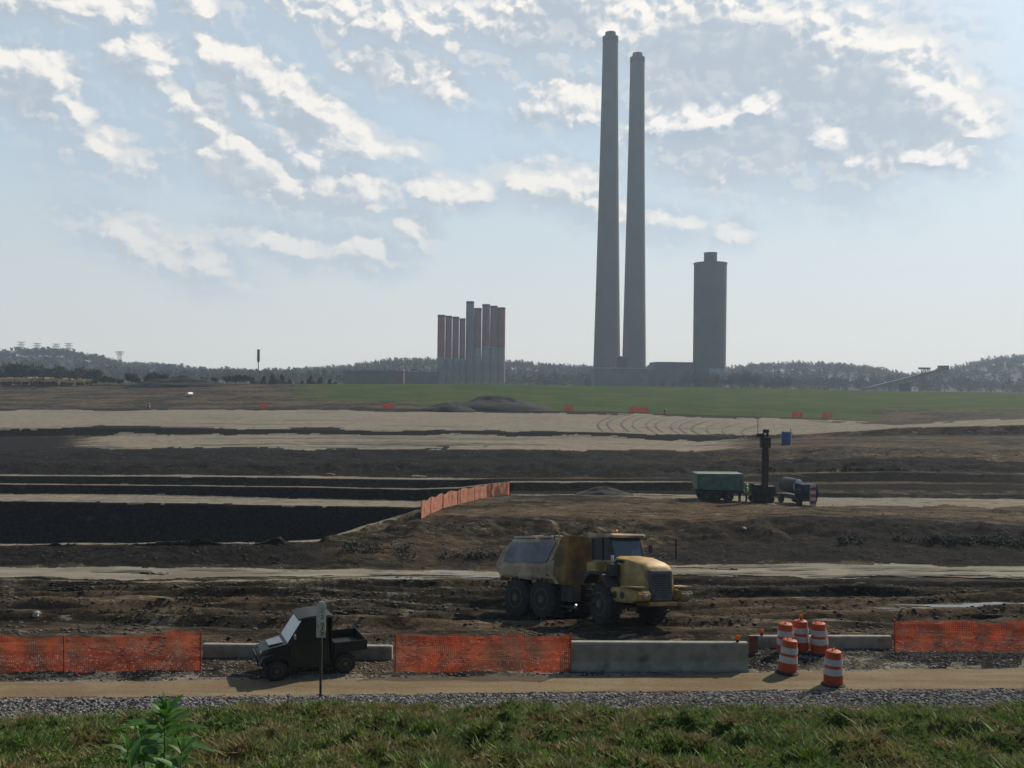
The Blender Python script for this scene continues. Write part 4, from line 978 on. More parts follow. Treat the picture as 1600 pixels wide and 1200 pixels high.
MB().tube([(2.4, 0, 1.0), (3.2, 0, .9)], .07).build('drawbar', M['dark'], root)
MB().box(1.9, 2.1, -.9, -.7, 0, .9).build('landing_leg', M['dark'], root)

g_ = onground(1190, DR)
root = empty('drill_rig', g_, R(4), 'tall dark rusty drill rig with upright mast on tracks beside the lime vested worker', 'drill rig')
root.scale = (.9, .9, .99)
rust = mat('dark_rust', (.045, .032, .026), .85, dirt=(.09, .05, .035), dirt_amt=.4)
for s_ in (-1, 1):
    MB().prism_y([(-1.25, .35), (-1.0, .05), (.9, .05), (1.15, .35), (1.0, .68), (-1.1, .68)], s_ * .55 - .2, s_ * .55 + .2).build('track', M['rubber'], root, .04)
MB().box(-1.1, 1.2, -.5, .5, .7, 1.0).build('chassis', M['dark'], root, .03)
MB().box(-1.0, -.1, -.55, .4, 1.0, 1.75).build('engine_housing', M['dark'], root, .05); MB().box(.5, 1.3, -.5, .5, 1.0, 1.6).build('tool_box', M['dark'], root, .05)
ms = MB()
for x in (-.22, .22):
    for y in (-.75, -.42): ms.box(x + .1 - .05, x + .1 + .05, y - .05, y + .05, .2, 6.6)
for k in range(13):
    z = .5 + k * .47; ms.tube([(-.12, -.75, z), (.32, -.75, z + .45)], .03, 4); ms.box(-.12, .32, -.78, -.72, z, z + .06)
ms.build('mast', rust, root)
MB().tube([(.1, -.58, .05), (.1, -.58, 6.2)], .09, 8).build('drill_stem', M['dark'], root)
dh = MB(); dh.box(-.35, .6, -.95, -.2, 5.2, 6.2); dh.box(-.75, .0, -.7, -.3, 6.2, 6.55); dh.box(-.1, .45, -.8, -.35, 6.6, 6.95); dh.build('drill_head', rust, root, .05)
MB().tube([(-.65, -.5, 6.5), (-.66, -.5, 8.1)], .035, 5).build('whip_line', M['dark'], root)
MB().tube([(.7, .2, 1.3), (.6, -.2, 4.6)], .05, 6).build('mast_brace', rust, root)
cpn = MB(); cpn.box(-1.35, -1.05, -.7, -.3, 1.0, 1.9); cpn.build('control_panel', M['dark'], root, .03)

g_ = onground(1244, DR + 1)
root = empty('support_truck', g_, R(-72), 'dark support truck with a pale round tank end beside the drill rig', 'truck')
root.scale = (.84, .84, .9)
MB().box(-2.6, 2.6, -.9, .9, .6, .9).build('chassis', M['dark'], root, .03)
for x in (-1.6, 1.8):
    for s_ in (-1, 1): wheel((x, s_ * .9, .48), .48, .3, root, s_, 10)
tkk = MB(); tkk.lathe([(.4, -2.3), (.78, -2.2), (.8, -2.1), (.8, .3), (.78, .4), (.4, .5)], 24, (0, 0, 1.85), 'x'); tkk.build('tank', M['dark'], root, smooth=True)
te = MB(); te.lathe([(.1, .56), (.4, .54), (.72, .47), (.74, .42)], 24, (0, 0, 1.85), 'x'); te.build('tank_end', M['tarpw'], root, smooth=True)
MB().prism_y([(1.0, .9), (2.7, .9), (2.75, 1.6), (2.4, 2.3), (1.0, 2.35)], -.95, .95).build('cab', M['navy'], root, .06)
MB().prism_y([(1.2, 1.65), (2.3, 1.65), (2.15, 2.2), (1.2, 2.2)], -.965, .965).build('cab_window', M['glass'], root)
rk = MB(); rk.tube([(-2.4, -.9, 2.85), (1.0, -.9, 2.9), (1.0, .9, 2.9), (-2.4, .9, 2.85)], .035)
for x in (-2.4, 1.0):
    for y in (-.9, .9): rk.tube([(x, y, .9), (x, y, 2.85)], .035)
rk.build('pipe_rack', M['lattice'], root)
root = empty('striped_board', onground(1270, DR - 2.6), R(10), 'red and white striped board behind the support truck', 'marker board')
MB().box(-.28, .28, -.03, .03, .1, 2.1).build('board', M['white'], root)
for k in range(3): MB().box(-.285, .285, -.036, -.031, .3 + k * .6, .6 + k * .6).build('stripe', M['redstripe'], root)

g_ = onground(1229, 159)
root = empty('portable_toilet', g_, R(-25), 'bright blue portable toilet on the slope behind the drill rig', 'portable toilet')
MB().box(-.75, .75, -.65, .65, .12, 2.1).build('cabin', M['blue'], root, .04)
MB().prism_x([(-.7, 2.1), (.7, 2.1), (.5, 2.32), (-.5, 2.32)], -.8, .8).build('roof', M['blue'], root, .03)
MB().box(-.5, .4, -.69, -.655, .2, 1.98).build('door', mat('darker_blue_door', (.02, .08, .27), .6), root)
MB().box(-.8, .8, -.7, .7, 0, .12).build('skid', M['dark'], root)
MB().tube([(.6, .5, 2.2), (.6, .5, 2.75)], .06).build('vent_pipe', M['black'], root)

# small spoil heaps
def heap(name, px, D, wx, wy, h, label, material, seed=0):
    c_ = onground(px, D); n = 40; vs = []; fs = []
    for j in range(n):
        for i in range(n):
            u, v_ = i / (n - 1) * 2 - 1, j / (n - 1) * 2 - 1
            r = math.hypot(u, v_)
            nn = float(fbm(np.array([u * 3 + seed]), np.array([v_ * 3.]), 4, seed)[0])
            z = h * max(0, 1 - r) ** .75 * (1 + .6 * nn) - (.25 if r > .98 else .02)
            vs.append((u * wx, v_ * wy, z))
    for j in range(n - 1):
        for i in range(n - 1): fs.append([j * n + i, j * n + i + 1, (j + 1) * n + i + 1, (j + 1) * n + i])
    o = link_mesh(name, vs, fs, material, None, True); o.location = c_ - Vector((0, 0, .1))
    return tag(o, label, 'heap')
heap('spoil_heap', 765, 312, 22, 9, 4.1, 'wide dark spoil heap at the foot of the green bank', M['pile'], 3)
heap('spoil_heap', 698, 303, 10, 5, 2.9, 'smaller rocky black heap leaning on the wide spoil heap', M['pile'], 5)
heap('spoil_heap', 945, 92, 3.2, 2, .9, 'low dark heap of ash right of the curved rim netting', M['pile'], 9)
heap('spoil_heap', 285, 392, 22, 8, 4.5, 'brown earth mound on the left end of the distant bank', M['pile'], 12)
for px, py, s_, lb in ((57, 960, .16, 'pale boulder in the mud above the left netting'), (365, 890, .12, 'small pale rock on the haul road left'), (1162, 826, .16, 'pale stone slab on the dark slope under the green trailer')):
    p = hit(px, py)
    bm = bmesh.new(); bmesh.ops.create_icosphere(bm, subdivisions=2, radius=s_)
    for v_ in bm.verts: v_.co *= 1 + random.uniform(-.25, .25); v_.co.z *= .8
    me = bpy.data.meshes.new('boulder'); bm.to_mesh(me); bm.free(); me.materials.append(M['pale_dirt'])
    o = bpy.data.objects.new('boulder', me); C.objects.link(o); o.location = p; tag(o, lb, 'rock')

def dark_clumps(px, D, n, w_, label):
    p0 = onground(px, D); V = []
    for k in range(n):
        c_ = Vector((random.gauss(0, w_), random.gauss(0, .5), 0)); c_.z = gz(p0.x + c_.x, p0.y + c_.y) - p0.z
        for q_ in range(70):
            a = Vector((random.gauss(0, .22), random.gauss(0, .2), abs(random.gauss(.14, .14)))) + c_
            V += [a, a + Vector((random.gauss(0, .07), random.gauss(0, .07), random.uniform(.03, .16))), a + Vector((random.gauss(0, .08), random.gauss(0, .08), random.gauss(0, .05)))]
    V = np.array([tuple(v) for v in V]); o = fast_mesh('scrub', V, np.arange(len(V)).reshape(-1, 3), M['pine']); o.location = p0
    return tag(o, label, 'scrub', kind='stuff')
dark_clumps(690, 57.5, 26, 3.2, 'dark scrub growing on the slope below the curved rim netting')
dark_clumps(1500, 60, 40, 5, 'dark scrub on the slope above the haul road at the right')
dark_clumps(1330, 112, 40, 7, 'dark scrub on the bank right of the drill rig')
root = empty('marker_stake', onground(1056, 57), 0, 'short dark stake standing on the dark slope behind the water truck', 'stake')
MB().box(-.05, .05, -.04, .04, -.2, 1.25).build('stake', M['maroon'], root, .005)

# ------------------------------------------------------------------ power station
def chimney(pxb0, pxb1, pxt0, pxt1, ytop, D, label):
    cb_ = P((pxb0 + pxb1) / 2, 598, D); tp_ = P((pxt0 + pxt1) / 2, ytop, D)
    rb_, rt_ = (pxb1 - pxb0) / 2 / F * D, (pxt1 - pxt0) / 2 / F * D
    root = empty('tall_chimney', (cb_.x, D, -1), 0, label, 'chimney', 'tall power station chimneys')
    Hh = tp_.z + 1; prof = []
    for k in range(25):
        f = k / 24; prof.append((rt_ + (rb_ - rt_) * (1 - f) ** 1.25, f * (Hh - 4)))
    MB().lathe(prof, 48, cap=False).build('shaft', M['chimney'], root, smooth=True)
    MB().lathe([(rt_ + .03, Hh - 9), (rt_ + .22, Hh - 8.5), (rt_ + .22, Hh - 4), (rt_ * .92, Hh - 3.6), (rt_ * .7, Hh - 2.8), (rt_ * .68, Hh), (rt_ * .55, Hh)], 40).build('cap', M['chim_top'], root, smooth=True)
    return root
chimney(926, 969.5, 943, 967, 51, 830, 'taller left chimney of the pair, with black cap')
chimney(971, 1009.5, 984, 1006.5, 83.5, 870, 'slightly shorter right chimney of the pair, with black cap')
# scrubber silo
D = 800; c0 = P(1108.5, 598, D); zt = P(1110, 413, D).z
root = empty('round_silo', (P(1109, 500, D).x, D, -1), 0, 'broad dark cylindrical tower with a box on its roof, right of the chimneys', 'tower')
rr = 25.3 / F * D
MB().lathe([(rr, 0), (rr, zt + 1), (rr + .5, zt + 1), (rr + .5, zt + 2)], 48).build('shell', M['silo'], root, smooth=True)
zb = P(1110, 395, D).z + 1
MB().lathe([(5.6, zt + 1.9), (5.6, zb - .6), (5.9, zb - .5), (5.9, zb)], 24).build('roof_stack', M['silo'], root, smooth=True)
MB().box(-3, 9.5, -rr - 1.4, -rr + 4, 10, 19).build('pale_annex', M['silo_pale'], root)
pp = MB(); pp.tube([(rr - 2.6, -rr * .75, 9), (rr - 2.6, -rr * .75, 22)], .55); pp.tube([(rr - .3, -rr * .55, 9), (rr - .3, -rr * .55, 20)], .55); pp.build('pipe', M['tarpw'], root)
# nine smaller stacks
cols9 = [(684, 694, 492, 'stack', 1), (696, 705, 493.5, 'stack', 1), (707, 716, 495, 'stack', 1), (718, 726, 497.5, 'stack', 1), (728.5, 739, 471, 'stack_grey', 0), (741, 751, 481.5, 'stack', 1), (753.5, 764, 475.5, 'stack', 1), (766, 776, 478, 'stack', 1), (777.5, 788, 480.5, 'stack', 1)]
nm9 = ['leftmost short red topped stack', 'second short red topped stack from the left', 'third short red topped stack from the left', 'fourth and lowest red topped stack from the left', 'tallest stack of the row, plain grey without red', 'red topped stack just right of the grey one', 'tall red topped stack second right of the grey one', 'red topped stack next to the right end of the row', 'rightmost red topped stack of the row']
for k, ((x0, x1, yt, mt, red), lb) in enumerate(zip(cols9, nm9)):
    D = 815 + k * 3; c0 = P((x0 + x1) / 2, yt, D); r0 = (x1 - x0) / 2 / F * D * 1.19; Hh = c0.z + 1; cx = P((x0 + x1) / 2, 560, D).x
    root = empty('stack', (cx, D, -1), 0, lb, 'stack', 'row of nine smaller power station stacks')
    zc = Hh * (.42 if k < 4 else .5) if red else Hh - 3
    MB().lathe([(r0 * 1.12, 0), (r0, zc)], 28, cap=False).build('shaft', M[mt], root, smooth=True)
    MB().lathe([(r0, zc), (r0 * .97, Hh - 2)], 28, cap=False).build('upper_shaft', M['stack_red'] if red else M[mt], root, smooth=True)
    MB().lathe([(r0, Hh - 2), (r0 * 1.02, Hh), (r0 * .8, Hh)], 28).build('cap', M['chim_top'], root, smooth=True)

def building(x0, x1, yt, D, depth, material, label, roof=None, name='plant_building', wins=0, mat2=None, slant=0):
    a, b2 = P(x0, yt, D), P(x1, yt, D); hh = (a.z + b2.z) / 2 + 1
    root = empty(name, ((a.x + b2.x) / 2, D, -1), 0, label, 'building', 'power station buildings')
    w2 = (b2.x - a.x) / 2
    if slant: MB().prism_y([(-w2, 0), (w2, 0), (w2, hh), (-w2 + slant, hh), (-w2, hh * .35)], 0, depth).build('wall', material, root)
    else: MB().box(-w2, w2, 0, depth, 0, hh).build('wall', material, root)
    MB().box((-w2 + slant) - .4, w2 + .4, -.5, depth + .5, hh + .01, hh + .8).build('roof', mat2 or M['plant'], root)
    for k in range(wins):
        xk = -w2 + (k + .5) * 2 * w2 / wins
        MB().box(xk - w2 / wins * .5, xk + w2 / wins * .5, -.12, .0, hh * .55, hh * .72).build('window', M['glass'], root)
    return root
building(928, 1012, 576, 780, 30, M['plant'], 'long low blue grey building in front of the chimneys', mat2=M['silo_pale'], wins=6)
building(964, 979, 558, 783, 12, M['maroon'], 'small dark block rising between the two chimney bases')
building(1006, 1084, 567, 790, 40, M['plant'], 'building with a sloping left end joining the dark tower', slant=11, wins=3)
building(897, 914, 590, 770, 12, M['plant'], 'small grey block left of the chimneys')
building(848, 858, 594, 760, 8, M['maroon'], 'tiny maroon hut between the stacks and the chimneys')
building(537, 630, 580, 760, 40, M['maroon'], 'long dark maroon building with a flat roof left of the stacks', wins=8)
building(636, 683, 581, 800, 30, M['plant'], 'low pale roofed shed between the maroon building and the stacks', mat2=M['silo_pale'])
building(1412, 1423, 601, 620, 8, M['plant'], 'small grey hut under the conveyor')
root = empty('storage_dome', (P(629, 578, 775).x, 775, -1), 0, 'small white dome tank at the right end of the maroon building', 'tank')
MB().lathe([(2, 0), (2, 12), (1.8, 14), (1, 15.3), (.1, 15.8)], 20).build('shell', M['silo_pale'], root, smooth=True)
# mast
for px, yt, D, lb in ((403.5, 546, 600, 'slim antenna mast standing alone left of the maroon building'), (797.5, 563, 700, 'thin pole just right of the nine stacks')):
    p = P(px, yt, D); root = empty('antenna_mast', (P(px, 580, D).x, D, -1), 0, lb, 'mast')
    MB().tube([(0, 0, 0), (0, 0, p.z + 1)], .45, 8, .25).build('pole', M['lattice'], root)
    if px < 500: MB().lathe([(.9, p.z - 7), (.9, p.z + 1)], 8).build('antenna', M['dark'], root)
# conveyor
pA, pB = P(1352, 608, 700), P(1478, 576, 700)
root = empty('coal_conveyor', (pA.x, 700, -1), 0, 'long inclined coal conveyor gallery rising to the right', 'conveyor')
L0 = pB.x - pA.x; z0, z1 = pA.z + 1, pB.z + 1
cv = MB(); cv.add([(0, -1.6, z0 - 1), (L0, -1.6, z1 - 1), (L0, 1.6, z1 - 1), (0, 1.6, z0 - 1), (0, -1.6, z0 + .9), (L0, -1.6, z1 + .9), (L0, 1.6, z1 + .9), (0, 1.6, z0 + .9)], [[3, 2, 1, 0], [4, 5, 6, 7], [0, 1, 5, 4], [1, 2, 6, 5], [2, 3, 7, 6], [3, 0, 4, 7]])
cv.build('gallery', M['lattice'], root)
for f, ww in ((.3, .5), (.5, .5), (.7, .5)):
    MB().box(L0 * f - ww, L0 * f + ww, -.8, .8, 0, z0 + (z1 - z0) * f - 1).build('trestle', M['lattice'], root)
def latt(x, w0, h, parent, name='support_tower', y=0):
    m_ = MB()
    for sx_ in (-1, 1):
        for sy_ in (-1, 1): m_.tube([(x + sx_ * w0, y + sy_ * w0, 0), (x + sx_ * w0 * .75, y + sy_ * w0 * .75, h)], .28, 4)
    nb = max(3, int(h / (w0 * 2.2)))
    for k in range(nb):
        za, zb2 = h * k / nb, h * (k + 1) / nb
        for s_ in (-1, 1): m_.tube([(x - w0, y + s_ * w0, za), (x + w0 * .8, y + s_ * w0, zb2)], .16, 4); m_.tube([(x + w0, y + s_ * w0, za), (x - w0 * .8, y + s_ * w0, zb2)], .16, 4)
    return m_.build(name, M['lattice'], parent)
latt(P(1448, 580, 700).x - pA.x, 2, P(1448, 577, 700).z + 1, root, y=4); latt(P(1473, 575, 700).x - pA.x, 3, z1 + 1, root)
MB().box(L0 - 5, L0 + 1, -3, 3, z1 - 1, z1 + 2.3).build('head_house', M['plant'], root)
xh = P(1448, 576, 700).x - pA.x; MB().box(xh - 3.4, xh + 3.4, 1, 7, P(1448, 577, 700).z + 1, P(1448, 574.5, 700).z + 1.2).build('platform', M['lattice'], root)

# ------------------------------------------------------------------ hills and forest
hx = np.array([-500, -200, 0, 30, 100, 150, 190, 250, 300, 340, 400, 480, 540, 600, 660, 760, 860, 930, 1100, 1150, 1180, 1240, 1300, 1340, 1380, 1420, 1450, 1480, 1520, 1560, 1600, 1800, 2100], float)
hy = np.where(hx < 320, 9.0, 4.0) + np.array([550, 552, 552, 550, 550, 558, 570, 572, 578, 586, 588, 584, 580, 573, 570, 573, 577, 580, 582, 582, 577, 576, 575, 580, 586, 594, 590, 584, 574, 567, 563, 550, 540], float)
hp = np.arange(-500, 2101, 8.0); nr2 = 26
DH = 1500; ry = np.interp(hp, hx, hy) + 2.5 * fbm(hp * .02, hp * 0, 3, 3)
X = (hp - 800) / F; Y = (590 - ry) / F
rz_ = H + DH * (X * SR + Y * CR)
HV = []
for k in range(nr2):
    f = k / (nr2 - 1); D = 900 + f * 1000
    s_ = math.sin(math.pi * min(1, (D - 900) / 600) / 2) if D < 1500 else math.cos((D - 1500) / 400 * math.pi / 2) * .7 + .3 * (D < 1890)
    x = X * (D if D < 1500 else D); z = -2 + (rz_ + 2) * s_ * 1.0 + 2.0 * fbm(x * .01, np.full_like(x, D * .01), 3, 8) * (0 < k < nr2 - 1)
    HV.append(np.stack([x, np.full_like(x, D), z], 1))
HV = np.array(HV); ih = np.arange(HV.shape[0] * HV.shape[1]).reshape(HV.shape[:2])
tag(fast_mesh('hills', HV.reshape(-1, 3), np.stack([ih[:-1, :-1], ih[:-1, 1:], ih[1:, 1:], ih[1:, :-1]], -1).reshape(-1, 4), M['hill'], smooth=True), 'low wooded hills behind the power station', kind='structure')


def crown_arrays(n_leaf, h, wd_, leaf, pine=False, seed=0, bare=False):
    rg_ = np.random.default_rng(seed)
    # clumps
    ncl = 9 if not pine else 7
    if pine:
        zc = np.linspace(.25, .95, ncl); cr_ = (1 - zc) * .5 + .06; cx = rg_.normal(0, .05, (ncl, 2))
        cc = np.concatenate([cx * wd_, (zc * h)[:, None]], 1); rad = cr_ * wd_
    else:
        a = rg_.random(ncl) * 6.28; rr = np.sqrt(rg_.random(ncl)) * wd_ * .33
        cc = np.stack([rr * np.cos(a), rr * np.sin(a), h * (.45 + .42 * rg_.random(ncl))], 1); rad = wd_ * (.16 + .14 * rg_.random(ncl))
    k = rg_.integers(0, ncl, n_leaf); d = rg_.normal(0, 1, (n_leaf, 3)); d /= np.linalg.norm(d, axis=1)[:, None]
    p = cc[k] + d * (rad[k] * rg_.random(n_leaf) ** .4)[:, None] * np.array([1, 1, .55 if pine else .8])
    t1 = rg_.normal(0, leaf, (n_leaf, 3)); t2 = rg_.normal(0, leaf, (n_leaf, 3))
    if bare: t2 *= .12; t1[:, 2] = abs(t1[:, 2]) * 1.6
    V = np.stack([p, p + t1, p + t2], 1).reshape(-1, 3)
    return V, np.arange(n_leaf * 3).reshape(-1, 3)


# forest mass on the hills
NTREE = 5200
fi = rng.choice(np.arange(2, 17), NTREE, p=None); fj = rng.integers(0, HV.shape[1] - 1, NTREE)
keep = (hp[fj] > -80) & (hp[fj] < 1680); fi, fj = fi[keep], fj[keep]
rid = rng.integers(13, 17, 1500); rj = np.searchsorted(hp, rng.uniform(-60, 1660, 1500)); fi = np.concatenate([fi, rid]); fj = np.concatenate([fj, rj])
fr_ = rng.random((2, len(fi)))
base_ = HV[fi, fj] * (1 - fr_[0])[:, None] + HV[fi, fj + 1] * fr_[0][:, None]; base_[:, 1] += fr_[1] * 38 - 19
nl = 1500; lx = rng.uniform(-80, 1680, nl); lD = rng.uniform(840, 960, nl)
base_ = np.concatenate([base_, np.stack([(lx - 800) / F * lD, lD, np.full(nl, -2.)], 1)]); fi = np.arange(len(base_))
protoV = [crown_arrays(46, 1, 1.0, .11, False, s) for s in range(4)] + [crown_arrays(46, 1, .8, .1, True, 9)]
allV = []
for k in range(5):
    selk = np.where(np.arange(len(fi)) % 5 == k)[0]; hts = rng.uniform(8, 15, len(selk))
    trunk = np.array([(-.02, 0, 0), (.02, 0, 0), (0, 0, .7)]); pv_ = np.concatenate([protoV[k][0], trunk])
    allV.append((base_[selk][:, None, :] + pv_[None] * (hts[:, None, None] * np.array([.75, .75, 1]))).reshape(-1, 3))
allV = np.concatenate(allV)
tag(fast_mesh('forest', allV, np.arange(len(allV)).reshape(-1, 3), M['wood']), 'far off leafless woodland covering the hills', 'forest', kind='stuff')


def tree_proto(name, h, wd_, pine, seed, leafm, n_leaf, leaf, bare=False):
    root = empty(name, (0, 0, 0), 0, None, 'tree')
    tr = MB(); tr.tube([(0, 0, -.5), (.1, 0, h * .4), (0, .1, h * .85)], h * .028, 6, h * .008)
    rg2 = random.Random(seed)
    if not pine:
        for k in range(9):
            a = rg2.random() * 6.28; z = h * rg2.uniform(.25, .6); L = wd_ * rg2.uniform(.3, .5)
            tr.tube([(0, 0, z), (math.cos(a) * L * .6, math.sin(a) * L * .6, z + h * .15), (math.cos(a) * L, math.sin(a) * L, z + h * .3)], h * .012, 5, h * .003)
    tr.build('trunk', M['bark'], root)
    V, Fx = crown_arrays(n_leaf, h, wd_, leaf, pine, seed, bare); fast_mesh('crown', V, Fx, leafm, root)
    return root
pines = [tree_proto('pine_tree', 8, 5, True, s, M['pine'], 900, .42) for s in (1, 2)]
bushes = [tree_proto('bushy_tree', 6, 7, False, s, M['pine'], 1100, .45) for s in (4, 5)]
bares = [tree_proto('bare_tree', 15, 11, False, s, M['bare'], 1500, .8, True) for s in (6, 7, 8)]
used = set()
def plant(protos, px, D, hh, label, group, h0, i):
    pr = protos[i % len(protos)]
    if pr.name in used: o = copy_tree(pr)
    else: o = pr; used.add(pr.name)
    p = onground(px, D) if D < 405 else P(px, 598, D) * 1
    if D >= 405: p.z = -1
    o.location = p; s_ = hh / h0; o.scale = (s_, s_, s_); o.rotation_euler = (0, 0, random.random() * 6)
    tag(o, label, 'tree', group)
i = 0
for px in range(394, 532, 6):
    plant([pines[0], bushes[0], bushes[1], pines[1], bushes[0]], px + random.uniform(-2, 2), 430 + random.uniform(-8, 30), random.uniform(6, 8.4) - abs(px - 440) * .012, 'small dark tree in the row left of the maroon building', 'dark trees left of the maroon building', 7, i); i += 1
for px in [150, 165, 178, 190, 203, 215, 228, 240, 252, 262, 300, 318, 335, 352, 368, 384]:
    plant(bushes, px + random.uniform(-3, 3), 396 + random.uniform(-3, 5), random.uniform(2.6, 5) * (1.15 if 190 < px < 260 else .9), 'dark bushy tree on the left part of the distant bank', 'dark bushy trees on the distant bank', 6, i); i += 1
for px in range(-10, 150, 13):
    plant(bushes, px + random.uniform(-4, 4), 470 + random.uniform(-10, 10), random.uniform(9.5, 13.5), 'dark tree behind the parked yellow vehicles', 'dark trees behind the yellow vehicles', 6, i); i += 1
for px in range(1078, 1236, 9):
    plant(bares, px + random.uniform(-3, 3), 700 + random.uniform(-15, 15), random.uniform(12, 17) * (1 if px < 1190 else .8), 'purplish leafless tree in the copse at the foot of the dark tower', 'leafless trees at the tower foot', 15, i); i += 1
for px in (1020, 1035, 1052, 1066):
    plant(bares, px, 720, random.uniform(7, 10), 'low leafless tree before the sloping ended building', 'low leafless trees before the plant', 15, i); i += 1

# pylons on the left hill
for px, yt, lb in ((33, 534, 'leftmost lattice pylon on the wooded hill'), (58, 536, 'second lattice pylon from the left on the hill'), (88, 537, 'third lattice pylon, half way along the left hill'), (107, 536, 'fourth lattice pylon from the left, on the hill'), (187, 549, 'lone lattice pylon lower down the left hill')):
    D = 1450; p = P(px, yt, D); zb2 = P(px, 565, D).z
    root = empty('pylon', (p.x, D, zb2), 0, lb, 'pylon', 'lattice pylons on the left hill')
    h_ = p.z - zb2; latt(0, 2.6, h_, root, 'tower_body')
    cm = MB()
    for z in (h_ * .7, h_ * .84, h_ * .97): cm.box(-6.5, 6.5, -.4, .4, z, z + .7)
    cm.build('cross_arm', M['lattice'], root)

# parked yellow machines on the far left of the bank
def machine():
    root = empty('parked_dump_truck', (0, 0, 0))
    MB().prism_y([(-3.2, 1.5), (1.0, 1.3), (1.6, 2.6), (-3.8, 2.7)], -1.2, 1.2).build('dump_body', M['machine'], root, .05)
    MB().prism_y([(1.7, 1.0), (3.9, 1.0), (3.8, 1.7), (2.9, 1.9), (2.8, 2.9), (1.7, 2.9)], -1.1, 1.1).build('cab', M['machine'], root, .05)
    MB().prism_y([(1.9, 2.0), (2.75, 2.0), (2.7, 2.7), (1.9, 2.7)], -1.12, 1.12).build('window', M['glass'], root)
    for x in (-2.4, -.8, 2.8):
        for s_ in (-1, 1): MB().lathe([(.3, -.25), (.7, -.25), (.7, .25), (.3, .25)], 14, (x, s_ * .95, .7), 'y').build('wheel', M['rubber'], root)
    return root
mc = machine()
labs = ['far left', 'second from left', 'third from left', 'fourth from left', 'fifth from left', 'sixth from left', 'seventh from left', 'eighth from left', 'ninth from left', 'tenth from left', 'last on the right']
for k, px in enumerate([2, 15, 28, 41, 53, 66, 78, 94, 106, 119, 133]):
    o = mc if k == 0 else copy_tree(mc)
    o.location = onground(px, 392 + (k % 3) * 2, .3); o.rotation_euler = (0, 0, R(random.choice([5, 185, 30, 150, 200]))); sc_ = 1.15 if px < 90 else .95; o.scale = (sc_, sc_, sc_)
    tag(o, 'yellow dump truck, %s in the parked row on the distant bank' % labs[k], 'dump truck', 'yellow dump trucks parked on the distant bank')
root = empty('white_tank', onground(296, 345), 1.1, 'small white tank on the brown part of the distant bank', 'tank')
MB().lathe([(.2, -1.2), (.7, -1.1), (.7, 1.1), (.2, 1.2)], 14, (0, 0, 1.2), 'x').build('shell', M['tarpw'], root, smooth=True); MB().box(-1, 1, -.4, .4, 0, .6).build('cradle', M['dark'], root)
for px, D, lb in ((232, 306, 'orange marker barrel on the left of the distant bank'), (1039, 297, 'orange marker barrel right of the longest netting panel')):
    root = empty('marker_barrel', onground(px, D), 0, lb, 'barrel')
    MB().lathe([(.5, 0), (.5, 1.6), (.35, 1.75)], 14).build('body', M['orange'], root, smooth=True); MB().lathe([(.52, .7), (.52, .95)], 14, cap=False).build('reflective_band', M['white'], root)

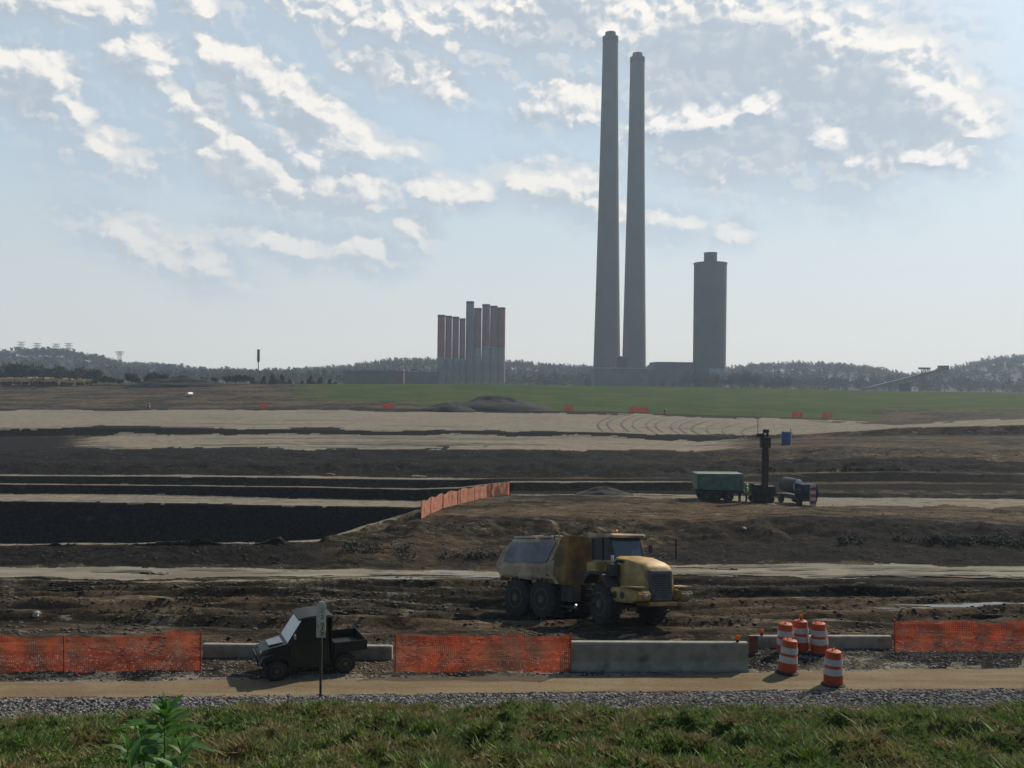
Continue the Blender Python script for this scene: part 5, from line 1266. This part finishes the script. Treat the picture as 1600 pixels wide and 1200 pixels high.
# ------------------------------------------------------------------ weeds close to the camera
def leaf_mesh(mb_, base, dirv, up, L, W_, curl=.25):
    d = Vector(dirv).normalized(); s_ = d.cross(Vector(up)).normalized(); n_ = s_.cross(d).normalized()
    prof = [(0, .12), (.2, .7), (.45, 1), (.7, .75), (.88, .35), (1, .02)]
    b0 = len(mb_.v)
    for f, wv_ in prof:
        c_ = Vector(base) + d * L * f - n_ * (curl * L * f * f); ww = W_ * wv_ / 2
        mb_.v += [c_ - s_ * ww + n_ * ww * .5, c_, c_ + s_ * ww + n_ * ww * .5]
    for k in range(len(prof) - 1):
        a = b0 + k * 3; mb_.f += [[a, a + 1, a + 4, a + 3], [a + 1, a + 2, a + 5, a + 4]]
def weed(px, pytop, D, label, seed, leaves, topleaf, L0_, lean=0):
    rg2 = random.Random(seed); tpw = P(px, pytop, D); zb2 = gz(tpw.x, D)
    root = empty('weed', (tpw.x, D, zb2), 0, label, 'weed', 'leafy weeds close to the camera')
    hh = tpw.z - zb2 - topleaf
    def ctr(z): return Vector((lean * (z / hh - 1) * .5 + .012 * math.sin(z * 9 + seed), .01 * math.cos(z * 7), z))
    MB().tube([ctr(hh * k / 12) for k in range(13)], .006, 6, .0028).build('stem', M['stem'], root, smooth=True)
    m_ = MB()
    for k in range(leaves):
        z = hh * (1 - .5 * (k / leaves) ** 1.6); a = k * 2.4 + rg2.random(); L = L0_ * rg2.uniform(.7, 1.15) * (.6 + .7 * min(1, k / 10))
        upn = 1.0 if k < 6 else rg2.uniform(.1, .7)
        leaf_mesh(m_, ctr(z), (math.cos(a), math.sin(a), upn), (0, 0, 1), L, L * .36, rg2.uniform(.1, .35))
    for k in range(4): leaf_mesh(m_, ctr(hh), (rg2.uniform(-.4, .5), rg2.uniform(-.3, .3), 1), (1, 0, 0), topleaf * rg2.uniform(.7, 1.05), topleaf * .24, .08)
    link_mesh('foliage', m_.v, m_.f, M['leaf'], root, True)
    return root
weed(255, 1075, 2.9, 'tall leafy weed reaching over the gravel, closest to the camera', 3, 60, .085, .1, .05)
weed(203, 1140, 2.6, 'short leafy weed at the bottom left of the tall weed', 5, 14, .06, .1, .0)
weed(285, 1142, 2.7, 'broad leaved weed at the right foot of the tall weed', 8, 16, .06, .1, -.03)
weed(228, 1108, 3.0, 'second leafy weed growing against the tall one', 12, 44, .07, .09, .0)

# ------------------------------------------------------------------ haze over the valley
hzm = bpy.data.materials.new('valley_haze'); hzm.use_nodes = True
nt_ = hzm.node_tree; nt_.nodes.clear()
pvn = nt_.nodes.new('ShaderNodeVolumePrincipled'); pvn.inputs['Density'].default_value = .00022
pvn.inputs['Color'].default_value = (.68, .83, 1, 1); pvn.inputs['Anisotropy'].default_value = .25
on_ = nt_.nodes.new('ShaderNodeOutputMaterial'); nt_.links.new(pvn.outputs[0], on_.inputs['Volume'])
hb_ = MB().box(-2600, 2600, -60, 2500, -14, 345).build('haze', hzm)
tag(hb_, 'thin blue haze hanging over the whole valley', 'haze', kind='stuff')
